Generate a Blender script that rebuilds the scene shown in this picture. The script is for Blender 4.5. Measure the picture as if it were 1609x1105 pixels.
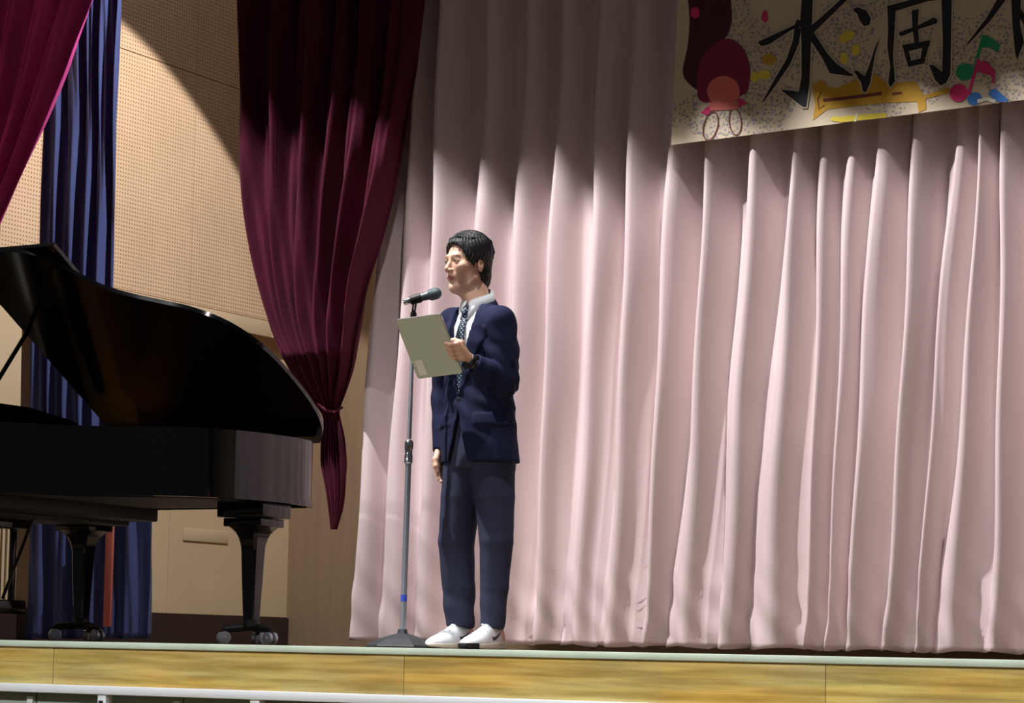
import bpy, bmesh, math, random
import numpy as np
from mathutils import Vector, Matrix

for o in list(bpy.data.objects):
    bpy.data.objects.remove(o, do_unlink=True)
S = bpy.context.scene
COL = S.collection
R = math.radians

# ---------------------------------------------------------------- camera
F = 3860.0                     # focal length in pixels of the 1609 px wide frame
PSI, PIT, ROL = R(30), R(4.5), R(1.12)
CAM = Vector((5.109, -8.597, 0.002))
SHIFT = 164.5
r0 = Vector((math.cos(PSI), math.sin(PSI), 0))
fw = Vector((-math.sin(PSI)*math.cos(PIT), math.cos(PSI)*math.cos(PIT), math.sin(PIT)))
u0 = r0.cross(fw)
rt = r0*math.cos(ROL) + u0*math.sin(ROL)
up = -r0*math.sin(ROL) + u0*math.cos(ROL)
fh = Vector((-math.sin(PSI), math.cos(PSI), 0))
cd = bpy.data.cameras.new('camera'); cam = bpy.data.objects.new('camera', cd); COL.objects.link(cam)
cd.sensor_width = 36; cd.lens = 36*F/1609; cd.shift_y = SHIFT/1609; cd.clip_end = 200
M = Matrix.Identity(4)
for i in range(3):
    M[i][0] = rt[i]; M[i][1] = up[i]; M[i][2] = -fw[i]; M[i][3] = CAM[i]
cam.matrix_world = M
S.camera = cam

def ray(px, py):
    return fw + rt*((px-804.5)/F) + up*((552.5+SHIFT-py)/F)
def U(px, py, axis, val):            # point of the picture on a plane X=val (axis 0), Y=val (1), Z=val (2)
    d = ray(px, py); t = (val-CAM[axis])/d[axis]
    return CAM + d*t
def UD(px, py, depth):               # point at a horizontal distance in front of the camera
    d = ray(px, py); return CAM + d*(depth/d.dot(fh))

# ---------------------------------------------------------------- world, lights, exposure
S.view_settings.view_transform = 'Standard'; S.view_settings.look = 'None'
S.view_settings.gamma = 1.0; S.view_settings.use_curve_mapping = False
S.view_settings.exposure = 0.0
W = bpy.data.worlds.new('hall'); S.world = W; W.use_nodes = True
bg = W.node_tree.nodes['Background']
bg.inputs[0].default_value = (0.92, 0.96, 1.0, 1); bg.inputs[1].default_value = 0.078

def spot(name, loc, target, power, angle, blend=0.15, size=0.05, color=(1, 1, 1)):
    l = bpy.data.lights.new(name, 'SPOT'); l.energy = power; l.spot_size = R(angle); l.spot_blend = blend
    l.shadow_soft_size = size; l.color = color
    o = bpy.data.objects.new(name, l); COL.objects.link(o); o.location = loc
    d = Vector(target)-Vector(loc); o.rotation_euler = d.to_track_quat('-Z', 'Y').to_euler()
    return o
spot('stage_spotlight', (-2.6, -1.75, 7.3), (0.5, 1.8, 1.95), 3950, 74, 0.9, 0.06, (1.0, 0.97, 0.97))
spot('stage_spotlight', (1.2, -1.7, 7.3), (1.2, 1.8, 1.6), 1000, 64, 0.8, 0.08, (1.0, 0.95, 0.92))
spot('left_gallery_spotlight', (-3.7, -6.0, 5.3), (-1.35, 1.86, 0.95), 700, 11, 0.5, 0.06, (1.0, 0.95, 0.95))
spot('wing_fill', (-1.7, 2.2, 5.2), (-4.5, 2.8, 2.4), 60, 150, 0.6, 0.15, (1.0, 0.94, 0.88))  # added weak fill that lifts the dark left wall, not an actual fixture
spot('face_fill', (-2.6, -9.6, 3.7), (0.05, 0.0, 1.40), 470, 10.5, 0.9, 0.25, (1.0, 0.98, 0.95))  # added fill aimed at the man's head to brighten his face
spot('wall_spotlight', (-1.6, 2.02, 5.0), (-4.5, 2.6, 1.0), 780, 67.8, 0.06, 0.03, (1.0, 0.99, 0.98))
for (x, tx, pw) in ((-3.2, -0.1, 130), (-1.0, 1.0, 200), (1.4, 2.3, 180)):
    spot('front_fill', (x, -9.5, 3.6), (tx, 1.8, 0.80), pw, 15.5, 0.5, 0.5, (1.0, 0.97, 0.95))  # added frontal fill, cones kept below the dark upper curtain
for x in (-3.5, -0.5, 2.5):
    spot('hall_downlight', (x, -3.6, 7.2), (x, -3.6, 0), 450, 60, 0.5, 0.2, (0.95, 1.0, 0.95))

al = bpy.data.lights.new('fascia_fill', 'AREA'); al.shape = 'RECTANGLE'; al.size = 9; al.size_y = .3; al.energy = 29; al.spread = R(20); al.color = (1, 1, .95)  # added unseen strip, only there to brighten the stage front board
ao = bpy.data.objects.new('fascia_fill', al); COL.objects.link(ao); ao.location = (1.0, -5.2, 3.4)
ao.rotation_euler = (Vector((0, -.6, -.25))-Vector((0, -5.2, 3.4))).to_track_quat('-Z', 'Y').to_euler()

# ---------------------------------------------------------------- materials
def lin(c):
    return tuple(((v/255)/12.92 if v/255 <= 0.04045 else ((v/255+0.055)/1.055)**2.4) for v in c)
def mat(name, rgb, rough=0.6, metal=0.0, spec=0.5, sheen=0.0, coat=0.0, var=0.0, vscale=(8, 8, 8), bump=0.0, bscale=(60, 60, 60), bdist=0.002):
    m = bpy.data.materials.new(name); m.use_nodes = True
    nt = m.node_tree; b = nt.nodes['Principled BSDF']
    c = lin(rgb)
    b.inputs['Base Color'].default_value = (*c, 1); b.inputs['Roughness'].default_value = rough
    b.inputs['Metallic'].default_value = metal; b.inputs['Specular IOR Level'].default_value = spec
    b.inputs['Sheen Weight'].default_value = sheen; b.inputs['Coat Weight'].default_value = coat
    tc = nt.nodes.new('ShaderNodeTexCoord')
    if var > 0:
        mp = nt.nodes.new('ShaderNodeMapping'); mp.inputs['Scale'].default_value = vscale
        nz = nt.nodes.new('ShaderNodeTexNoise'); nz.inputs['Scale'].default_value = 1; nz.inputs['Detail'].default_value = 5
        rp = nt.nodes.new('ShaderNodeValToRGB')
        rp.color_ramp.elements[0].position = 0.3; rp.color_ramp.elements[1].position = 0.7
        rp.color_ramp.elements[0].color = (*[v*(1-var) for v in c], 1)
        rp.color_ramp.elements[1].color = (*[min(1, v*(1+var)) for v in c], 1)
        nt.links.new(tc.outputs['Object'], mp.inputs[0]); nt.links.new(mp.outputs[0], nz.inputs['Vector'])
        nt.links.new(nz.outputs['Fac'], rp.inputs[0]); nt.links.new(rp.outputs[0], b.inputs['Base Color'])
    if bump > 0:
        mp = nt.nodes.new('ShaderNodeMapping'); mp.inputs['Scale'].default_value = bscale
        nz = nt.nodes.new('ShaderNodeTexNoise'); nz.inputs['Scale'].default_value = 1; nz.inputs['Detail'].default_value = 4
        bp = nt.nodes.new('ShaderNodeBump'); bp.inputs['Strength'].default_value = bump; bp.inputs['Distance'].default_value = bdist
        nt.links.new(tc.outputs['Object'], mp.inputs[0]); nt.links.new(mp.outputs[0], nz.inputs['Vector'])
        nt.links.new(nz.outputs['Fac'], bp.inputs['Height']); nt.links.new(bp.outputs[0], b.inputs['Normal'])
    return m

def math_node(nt, op, a, b=None):
    n = nt.nodes.new('ShaderNodeMath'); n.operation = op
    for i, v in enumerate((a, b)):
        if v is None: continue
        if isinstance(v, (int, float)): n.inputs[i].default_value = v
        else: nt.links.new(v, n.inputs[i])
    return n.outputs[0]

def pegboard_mat():
    m = mat('pegboard', (214, 180, 146), 0.75, var=0.06, vscale=(3, 3, 3))
    nt = m.node_tree; b = nt.nodes['Principled BSDF']
    src = b.inputs['Base Color'].links[0].from_socket
    tc = nt.nodes.new('ShaderNodeTexCoord'); sp = nt.nodes.new('ShaderNodeSeparateXYZ')
    nt.links.new(tc.outputs['Object'], sp.inputs[0])
    P = 0.0255
    def cell(s):
        return math_node(nt, 'SUBTRACT', math_node(nt, 'FRACT', math_node(nt, 'DIVIDE', s, P)), 0.5)
    a = cell(sp.outputs[1]); c = cell(sp.outputs[2])
    d = math_node(nt, 'SQRT', math_node(nt, 'ADD', math_node(nt, 'MULTIPLY', a, a), math_node(nt, 'MULTIPLY', c, c)))
    h = math_node(nt, 'LESS_THAN', d, 0.2)
    mx = nt.nodes.new('ShaderNodeMix'); mx.data_type = 'RGBA'
    nt.links.new(h, mx.inputs[0]); nt.links.new(src, mx.inputs[6]); mx.inputs[7].default_value = (*lin((120, 88, 62)), 1)
    nt.links.new(mx.outputs[2], b.inputs['Base Color'])
    return m

def wood_mat():
    m = bpy.data.materials.new('laminated_wood'); m.use_nodes = True
    nt = m.node_tree; b = nt.nodes['Principled BSDF']; b.inputs['Roughness'].default_value = 0.35
    tc = nt.nodes.new('ShaderNodeTexCoord'); sp = nt.nodes.new('ShaderNodeSeparateXYZ'); nt.links.new(tc.outputs['Object'], sp.inputs[0])
    cb = nt.nodes.new('ShaderNodeCombineXYZ'); nt.links.new(sp.outputs[0], cb.inputs[0]); nt.links.new(sp.outputs[2], cb.inputs[1])
    br = nt.nodes.new('ShaderNodeTexBrick'); br.inputs['Scale'].default_value = 1
    br.inputs['Brick Width'].default_value = 0.42; br.inputs['Row Height'].default_value = 0.045
    br.inputs['Mortar Size'].default_value = 0.0008; br.inputs['Mortar Smooth'].default_value = 0.4
    br.inputs['Color1'].default_value = (*lin((206, 188, 118)), 1); br.inputs['Color2'].default_value = (*lin((200, 184, 130)), 1)
    br.inputs['Mortar'].default_value = (*lin((194, 164, 104)), 1); br.offset = 0.37
    nt.links.new(cb.outputs[0], br.inputs['Vector'])
    def stain(scale, c0, c1, fac, src):
        mp = nt.nodes.new('ShaderNodeMapping'); mp.inputs['Scale'].default_value = scale
        nz = nt.nodes.new('ShaderNodeTexNoise'); nz.inputs['Scale'].default_value = 1; nz.inputs['Detail'].default_value = 6
        rp = nt.nodes.new('ShaderNodeValToRGB'); rp.color_ramp.elements[0].position = .35; rp.color_ramp.elements[1].position = .65
        rp.color_ramp.elements[0].color = (*lin(c0), 1); rp.color_ramp.elements[1].color = (*lin(c1), 1)
        mx = nt.nodes.new('ShaderNodeMix'); mx.data_type = 'RGBA'; mx.blend_type = 'MULTIPLY'; mx.inputs[0].default_value = fac
        nt.links.new(tc.outputs['Object'], mp.inputs[0]); nt.links.new(mp.outputs[0], nz.inputs['Vector']); nt.links.new(nz.outputs['Fac'], rp.inputs[0])
        nt.links.new(src, mx.inputs[6]); nt.links.new(rp.outputs[0], mx.inputs[7]); return mx.outputs[2]
    s = stain((3, 3, 40), (200, 190, 170), (255, 255, 255), .9, br.outputs[0])
    s = stain((1.3, 1.3, 9), (255, 226, 170), (226, 232, 222), .85, s)
    nt.links.new(s, b.inputs['Base Color'])
    return m

MT = dict(
    pink=mat('pink_curtain_cloth', (204, 185, 186), 0.85, sheen=0.08, var=0.04, vscale=(2, 2, 1), bump=0.12, bscale=(14, 14, 3), bdist=0.01),
    burg=mat('burgundy_cloth', (76, 20, 40), 0.8, spec=0.15, sheen=0.02, var=0.15, vscale=(6, 6, 2), bump=0.2, bscale=(20, 20, 4), bdist=0.01),
    purp=mat('magenta_cloth', (196, 62, 138), 0.8, spec=0.15, sheen=0.03, var=0.15, vscale=(6, 6, 2), bump=0.2, bscale=(20, 20, 4), bdist=0.01),
    navy=mat('navy_cloth', (66, 74, 118), 0.85, spec=0.15, sheen=0.03, var=0.1, vscale=(6, 6, 2)),
    peg=pegboard_mat(),
    beige=mat('beige_painted_wall', (205, 180, 146), 0.7, var=0.05, vscale=(2, 2, 2)),
    brownwall=mat('brown_wall', (150, 126, 100), 0.7, var=0.08, vscale=(20, 20, 1)),
    darkwood=mat('dark_skirting', (52, 36, 32), 0.5, var=0.2, vscale=(3, 3, 30)),
    wood=wood_mat(),
    floorwood=mat('stage_floor_wood', (120, 104, 86), 0.35, var=0.15, vscale=(2, 14, 2)),
    nosing=mat('pale_stage_nosing', (176, 190, 176), 0.45, var=0.08, vscale=(6, 6, 6)),
    alu=mat('white_aluminium', (214, 218, 226), 0.35, metal=0.2),
    panel=mat('grey_green_panel', (128, 140, 132), 0.6, var=0.05),
    hall=mat('hall_floor_wood', (176, 140, 90), 0.4, var=0.1),
    black=mat('piano_lacquer', (5, 5, 6), 0.09, spec=0.4),
    blackmatte=mat('black_matte', (16, 16, 18), 0.55),
    bronze=mat('iron_plate_bronze', (150, 112, 56), 0.4, metal=0.7),
    brass=mat('brass', (200, 186, 140), 0.3, metal=0.9),
    chrome=mat('chrome', (200, 204, 210), 0.18, metal=1.0),
    darkchrome=mat('dark_chrome', (172, 178, 192), 0.38, metal=0.6),
    salmon=mat('salmon_cloth', (176, 92, 80), 0.8),
    greyblue=mat('greyblue_cloth', (92, 96, 130), 0.8),
    base=mat('cast_iron_base', (46, 50, 54), 0.55, var=0.2, vscale=(30, 30, 30)),
    tape=mat('blue_tape', (60, 90, 210), 0.5),
    micbody=mat('mic_grey', (78, 92, 98), 0.4, metal=0.3),
    micgrill=mat('mic_grille', (84, 100, 104), 0.5, metal=0.5, bump=1.0, bscale=(900, 900, 900), bdist=0.001),
    paper=None,
)
def shade(o, smooth): 
    if smooth:
        o.data.polygons.foreach_set('use_smooth', [True]*len(o.data.polygons))

# ---------------------------------------------------------------- object helpers
def props(o, label=None, cat=None, group=None, kind=None):
    if label: o['label'] = label
    if cat: o['category'] = cat
    if group: o['group'] = group
    if kind: o['kind'] = kind
    return o
def empty(name, loc=(0, 0, 0), rz=0, **k):
    o = bpy.data.objects.new(name, None); COL.objects.link(o); o.location = loc; o.rotation_euler = (0, 0, rz)
    o.empty_display_size = 0.1
    return props(o, **k)
def mesh(name, V, Fc, m, parent=None, smooth=True, **k):
    me = bpy.data.meshes.new(name); me.from_pydata([tuple(v) for v in V], [], [tuple(int(i) for i in f) for f in Fc]); me.update()
    o = bpy.data.objects.new(name, me); COL.objects.link(o)
    for mm in (m if isinstance(m, list) else [m]): me.materials.append(mm)
    if parent: o.parent = parent
    shade(o, smooth)
    return props(o, **k)
class G:                                    # collects shapes, links them as ONE mesh object
    def __init__(s): s.V = []; s.F = []
    def add(s, V, Fc):
        n = len(s.V); s.V += [tuple(v) for v in V]; s.F += [tuple(i+n for i in f) for f in Fc]; return s
    def box(s, c, d, bev=0.0, rot=None):
        c = Vector(c)
        bm = bmesh.new(); bmesh.ops.create_cube(bm, size=1)
        for v in bm.verts: v.co = Vector((v.co.x*d[0], v.co.y*d[1], v.co.z*d[2]))
        if bev > 0: bmesh.ops.bevel(bm, geom=list(bm.edges), offset=bev, segments=2, affect='EDGES', profile=0.5)
        Mx = Matrix.Translation(c) @ (rot.to_4x4() if rot else Matrix.Identity(4))
        bm.verts.index_update()
        s.add([Mx @ v.co for v in bm.verts], [[v.index for v in f.verts] for f in bm.faces]); bm.free(); return s
    def tube(s, pts, rad, n=12, flat=1.0, caps=True):
        pts = [Vector(p) for p in pts]; rad = rad if isinstance(rad, (list, tuple)) else [rad]*len(pts)
        V = []; Fc = []; ref = None
        for i, p in enumerate(pts):
            d = (pts[min(i+1, len(pts)-1)]-pts[max(i-1, 0)]).normalized()
            if ref is None: ref = Vector((0, 0, 1)) if abs(d.z) < .9 else Vector((1, 0, 0))
            a = (ref-d*ref.dot(d)).normalized(); b = d.cross(a); ref = a
            for k in range(n):
                t = 2*math.pi*k/n; V.append(p+(a*math.cos(t)+b*math.sin(t)*flat)*rad[i])
        for i in range(len(pts)-1):
            for k in range(n): Fc.append((i*n+k, i*n+(k+1) % n, (i+1)*n+(k+1) % n, (i+1)*n+k))
        if caps: Fc.append(tuple(range(n-1, -1, -1))); Fc.append(tuple(range((len(pts)-1)*n, len(pts)*n)))
        return s.add(V, Fc)
    def lathe(s, o, axis, prof, n=24):      # prof: (distance along axis, radius)
        o = Vector(o); ax = Vector(axis).normalized()
        a = ax.orthogonal().normalized(); b = ax.cross(a); V = []; Fc = []
        for (h, r) in prof:
            for k in range(n):
                t = 2*math.pi*k/n; V.append(o+ax*h+(a*math.cos(t)+b*math.sin(t))*max(r, 1e-5))
        for i in range(len(prof)-1):
            for k in range(n): Fc.append((i*n+k, i*n+(k+1) % n, (i+1)*n+(k+1) % n, (i+1)*n+k))
        Fc.append(tuple(range(n-1, -1, -1))); Fc.append(tuple(range((len(prof)-1)*n, len(prof)*n)))
        return s.add(V, Fc)
    def prism(s, pts, z0, z1):              # xy outline (counter-clockwise) extruded in z
        n = len(pts)
        V = [(p[0], p[1], z0) for p in pts]+[(p[0], p[1], z1) for p in pts]
        Fc = [(i, (i+1) % n, n+(i+1) % n, n+i) for i in range(n)]
        Fc += [tuple(range(n-1, -1, -1)), tuple(range(n, 2*n))]
        return s.add(V, Fc)
    def build(s, name, m, parent=None, smooth=True, sharp=35, **k):
        o = mesh(name, s.V, s.F, m, parent, smooth, **k)
        bm = bmesh.new(); bm.from_mesh(o.data); bmesh.ops.recalc_face_normals(bm, faces=bm.faces)
        big = [f for f in bm.faces if len(f.verts) > 4]
        if big: bmesh.ops.triangulate(bm, faces=big)
        if smooth:
            for e in bm.edges:
                if len(e.link_faces) == 2 and e.calc_face_angle(0) > R(sharp): e.smooth = False
        bm.to_mesh(o.data); bm.free()
        return o
def box(name, lo, hi, m, parent=None, bev=0.0, **k):
    lo = Vector(lo); hi = Vector(hi)
    return G().box((lo+hi)/2, hi-lo, bev).build(name, m, parent, **k)
def catmull(pts, n=6, closed=False):
    out = []; N = len(pts)
    for i in range(N if closed else N-1):
        p = [np.array(pts[(i+j) % N] if closed else pts[min(max(i+j, 0), N-1)], float) for j in (-1, 0, 1, 2)]
        for k in range(n):
            t = k/n
            out.append(tuple(0.5*((2*p[1])+(-p[0]+p[2])*t+(2*p[0]-5*p[1]+4*p[2]-p[3])*t*t+(-p[0]+3*p[1]-3*p[2]+p[3])*t**3)))
    if not closed: out.append(tuple(pts[-1]))
    return out

# ---------------------------------------------------------------- the setting
XW, YE, YB = -4.5, -0.55, 5.2        # left wall, stage edge, back wall
box('floor', (-6, YE+0.02, -0.1), (7, YB+.3, 0), MT['floorwood'], kind='structure')
box('floor', (-10, -14, -1.3), (10, YE+.1, -1.15), MT['hall'], kind='structure')
box('ceiling', (-6, -0.1, 6.3), (7, YB+.3, 6.4), MT['blackmatte'], kind='structure')
box('wall_back', (-6, YB, -0.1), (7, YB+.15, 6.3), MT['brownwall'], kind='structure')
box('wall_right', (6.3, YE, -0.1), (6.45, YB, 6.3), MT['beige'], kind='structure')
wl = box('wall_left', (XW-.3, YE, -0.1), (XW-.12, YB, 6.3), MT['beige'], kind='structure')
# upper box of the left wall: perforated panels with open joints, a plain ledge board below
box('backing_board', (XW-.12, YE, 2.085), (XW-.012, YB, 6.2), MT['beige'], wl)
ye = [YE+.05, 0.28, 1.18, 2.08, 2.98, 3.88, 4.78, YB]
for i in range(len(ye)-1):
    for (z0, z1) in ((2.17, 3.66), (3.666, 5.15)):
        box('panel', (XW-.012, ye[i]+.003, z0), (XW, ye[i+1]-.003, z1), MT['peg'], wl)
    box('ledge_board', (XW-.014, ye[i]+.002, 2.06), (XW+.006, ye[i+1]-.002, 2.164), MT['beige'], wl, bev=.002)
for i in range(len(ye)-1):
    box('lower_panel', (XW-.12, ye[i]+.002, 0.19), (XW-.108, ye[i+1]-.002, 2.0), MT['beige'], wl)
box('baseboard_left', (XW-.12, YE, 0), (XW-.09, YB, 0.185), MT['darkwood'], kind='structure')
ol = box('outlet_cover', (XW-.108, 4.02, .66), (XW-.098, 4.5, .74), MT['beige'], wl, bev=.003)
# stage front
box('trim_1', (-7, YE-.012, -0.026), (7, YE+.05, 0.0), MT['nosing'], kind='structure', bev=.003)
t2 = box('trim_2', (-7, YE+.03, -.21), (7, YE+.05, -.026), MT['darkwood'], kind='structure')
for i in range(8):
    box('board', (-7+i*1.75+.001, YE, -.182), (-7+(i+1)*1.75-.001, YE+.03, -.026), MT['wood'], t2, bev=.001)
t3 = box('trim_3', (-7, YE-.022, -.218), (7, YE+.02, -.182), MT['alu'], kind='structure', bev=.004)
wf = box('wall_front', (-7, YE+.06, -1.15), (7, YE+.1, -.21), MT['blackmatte'], kind='structure')
xs = []
x163 = U(163, 1098, 1, YE).x; x400 = U(403, 1100, 1, YE).x; pit = x400-x163
for i in range(-5, 12):
    xc = x163+i*pit
    if xc < -6.9 or xc > 6.9: continue
    box('door_panel', (xc+.012, YE+.03, -1.12), (xc+pit*.5-.004, YE+.05, -.218), MT['panel'], wf, bev=.002)
    box('door_panel', (xc+pit*.5+.004, YE+.03, -1.12), (xc+pit-.012, YE+.05, -.218), MT['panel'], wf, bev=.002)
    box('door_handle', (xc+pit*.5-.045, YE+.02, -.266), (xc+pit*.5-.012, YE+.032, -.236), MT['alu'], wf, bev=.002)
    b_ = box('bracket', (xc-.022, YE-.014, -1.14), (xc+.022, YE+.04, -.218), MT['alu'], wf, bev=.003)
    if i == 0:
        box('square_plate', (xc-.014, YE-.016, -.266), (xc+.008, YE-.013, -.243), MT['blackmatte'], b_)

# ---------------------------------------------------------------- cloth
def curtain(name, rows, foldfn, m, thick=0.004, **k):
    """rows: list of (z, list of (x, y)) -> solid sheet"""
    nr = len(rows); nc = len(rows[0]); V = [p for r_ in rows for p in r_]
    Fc = [(i*nc+j, i*nc+j+1, (i+1)*nc+j+1, (i+1)*nc+j) for i in range(nr-1) for j in range(nc-1)]
    o = mesh(name, V, Fc, m, None, True, **k)
    md = o.modifiers.new('thickness', 'SOLIDIFY'); md.thickness = thick
    return o

# pink curtain: fold lines followed from the top to the hem
YP = 1.86
top300 = [470, 530, 588, 635, 677, 740, 803, 865, 921, 978, 1039, 1102, 1160, 1230, 1283, 1325, 1366, 1426, 1494, 1514+18, 1569, 1630, 1700, 1770, 1840, 1910, 1985, 2060, 2140]
bot950 = [452, 498, 548, 596, 650, 710, 770, 830, 889, 943, 1005, 1054, 1122, 1177, 1258, 1292, 1323, 1383, 1435, 1471, 1547, 1610, 1690, 1765, 1840, 1915, 1995, 2075, 2160]
k0 = 2
top300 = top300[k0:]; bot950 = bot950[k0:]
XT = [U(a, 300, 1, YP).x for a in top300]; XB = [U(a, 950, 1, YP).x for a in bot950]
ZT = U(1000, 300, 1, YP).z; ZB = U(1000, 950, 1, YP).z
rng = random.Random(5)
amp = [rng.uniform(.75, 1.15) for _ in XT]; sk = [rng.uniform(.25, .42) for _ in XT]; ph = [rng.uniform(0, 6.28) for _ in XT]
flatb = [1]*len(XT); 
for i, v in {4: .55, 5: .5, 6: .5, 7: .6, 8: .8, 9: .45, 10: .8}.items(): flatb[i] = v
rows = []
NZ = 90; NS = 14
for iz in range(NZ+1):
    z = 0.028+(4.6-0.028)*(iz/NZ)**1.15
    t = min(1.35, (z-ZB)/(ZT-ZB))
    row = []
    for i in range(len(XT)-1):
        a = XB[i]+(XT[i]-XB[i])*t; b = XB[i+1]+(XT[i+1]-XB[i+1])*t
        w = max(.04, b-a)
        for j in range(NS):
            s = j/NS
            wob = .012*math.sin(z*2.1+ph[i])+.006*math.sin(z*5.3+ph[i]*2)
            # sharp crest just right of the line, falling slowly to the valley before the next line
            c = sk[i]
            v = math.cos(math.pi*s/c) if s < c else -math.cos(math.pi*(s-c)/(1-c))
            hgt = min(1, max(0, (z-.1)/1.6)); A = 0.062*amp[i]*(flatb[i]+(1-flatb[i])*hgt)*(w/.17)**.6
            A *= 1+.22*math.sin(z*1.7+ph[i])
            y = YP+A*v + .012*math.sin(s*12+ph[i]+z*1.3)*(1-hgt*.6)
            crumple = max(0, .55-z)
            y += crumple*.035*math.sin(9*s+z*21+ph[i]*3)*math.sin(z*9+ph[i])
            x = a+s*w+wob
            x -= 0.018*(v)*0
            row.append((x, y, z + (.006*math.sin(i*2.1+s*5) if iz == 0 else 0)))
    rows.append(row)
pk = curtain('stage_curtain', rows, None, MT['pink'], label='wide dusty pink pleated curtain filling the stage behind the man', cat='curtain')
def swag(name, left, right, yfn, afn, nf, m, phase=0, ncol=150, nrow=110, zpow=1.0, **k):
    """left/right: px outlines (y, x) from the top down; folds gathered between them"""
    ly = [p[0] for p in left]; lx = [p[1] for p in left]; ry = [p[0] for p in right]; rx = [p[1] for p in right]
    y0, y1 = ly[0], ly[-1]; rows = []
    for i in range(nrow+1):
        py = y0+(y1-y0)*i/nrow; Yc = yfn(py)
        a = U(np.interp(py, ly, lx), py, 1, Yc); b = U(np.interp(py, ry, rx), py, 1, Yc); w = (b-a).length
        row = []
        for j in range(ncol+1):
            s = j/ncol
            q = s+.02*math.sin(7*s+phase)+.012*math.sin(17*s+phase*2)
            amp_ = afn(py)*min(1, w/.3+.25)
            v = math.sin(2*math.pi*nf*q+phase+.25*math.sin(py/90))+.45*math.sin(2*math.pi*nf*1.9*q+phase*3+py/160)+.25*math.sin(2*math.pi*nf*3.1*q-py/70)
            p = a+(b-a)*s
            row.append((p.x, p.y+amp_*v, p.z))
        rows.append(row)
    rows.reverse()
    return curtain(name, rows, None, m, **k)
def sm(pts, n=6):
    return catmull(pts, n)
bl = sm([(-160, 372), (0, 368), (100, 369), (200, 373), (300, 379), (380, 390), (450, 405), (520, 426), (580, 455), (625, 487), (645, 503), (660, 510), (690, 506), (730, 505), (765, 511), (800, 516), (832, 520)])
br_ = sm([(-160, 668), (0, 656), (100, 645), (200, 626), (300, 606), (380, 588), (450, 570), (520, 558), (580, 549), (625, 536), (645, 530), (660, 533), (690, 539), (730, 542), (765, 541), (800, 537), (832, 528)])
swag('tied_curtain', bl, br_, lambda py: 1.62 if py < 560 else 1.62+min(1, (py-560)/90)*.30,
     lambda py: .055 if py < 500 else .055-.03*min(1, (py-500)/120), 6, MT['burg'], 1.0,
     label='dark burgundy curtain gathered to a tie behind the piano tail', cat='curtain')
G().tube([U(x, y, 1, 1.76) for x, y in ((499, 634), (512, 645), (526, 648), (538, 640))], .007, 8).build('tieback', MT['burg'], bpy.data.objects['tied_curtain'])
bpy.data.objects['tieback'].scale = (1, 1, 1)
pl = sm([(-120, -170), (0, -150), (100, -140), (200, -130), (300, -120), (400, -115), (500, -110)])
pr = sm([(-120, 176), (0, 142), (60, 121), (120, 100), (200, 66), (260, 38), (310, 15), (360, -8), (430, -45), (500, -90)])
swag('tied_curtain', pl, pr, lambda py: 1.42, lambda py: .032, 7, MT['purp'], 2.2, ncol=170,
     label='magenta curtain swept to the left above the raised piano lid', cat='curtain')
nl = [(-160, 46), (0, 50), (200, 57), (400, 50), (600, 44), (800, 40), (1004, 36)]
nr_ = [(-160, 193), (0, 189), (200, 183), (440, 177), (640, 172), (700, 176), (780, 240), (900, 239), (978, 237), (1004, 236)]
swag('side_curtain', nl, nr_, lambda py: 2.45, lambda py: .028, 5.5, MT['navy'], .4, ncol=120,
     label='straight navy curtain hanging against the perforated wall', cat='curtain')
cs = G(); a = U(164, 828, 1, 2.37); b = U(178, 985, 1, 2.37)
cs.box(((a.x+b.x)/2, 2.37, (a.z+b.z)/2+.2), (.05, .02, a.z-b.z+.4), .004)
o = cs.build('cloth_strip', MT['salmon'], label='narrow salmon strip hanging against the navy curtain under the piano', cat='cloth')
a2 = U(145, 828, 1, 2.37)
# valance above the opening (out of the frame; it shades the upper curtains)
rows = []
for i in range(10):
    z = 4.855+i*.16; rows.append([(-6+12*j/400, 0.0+.03*math.sin(j*.75), z) for j in range(401)])
curtain('valance', rows, None, MT['burg'], label='pleated burgundy valance across the top of the stage opening', cat='curtain')

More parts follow.
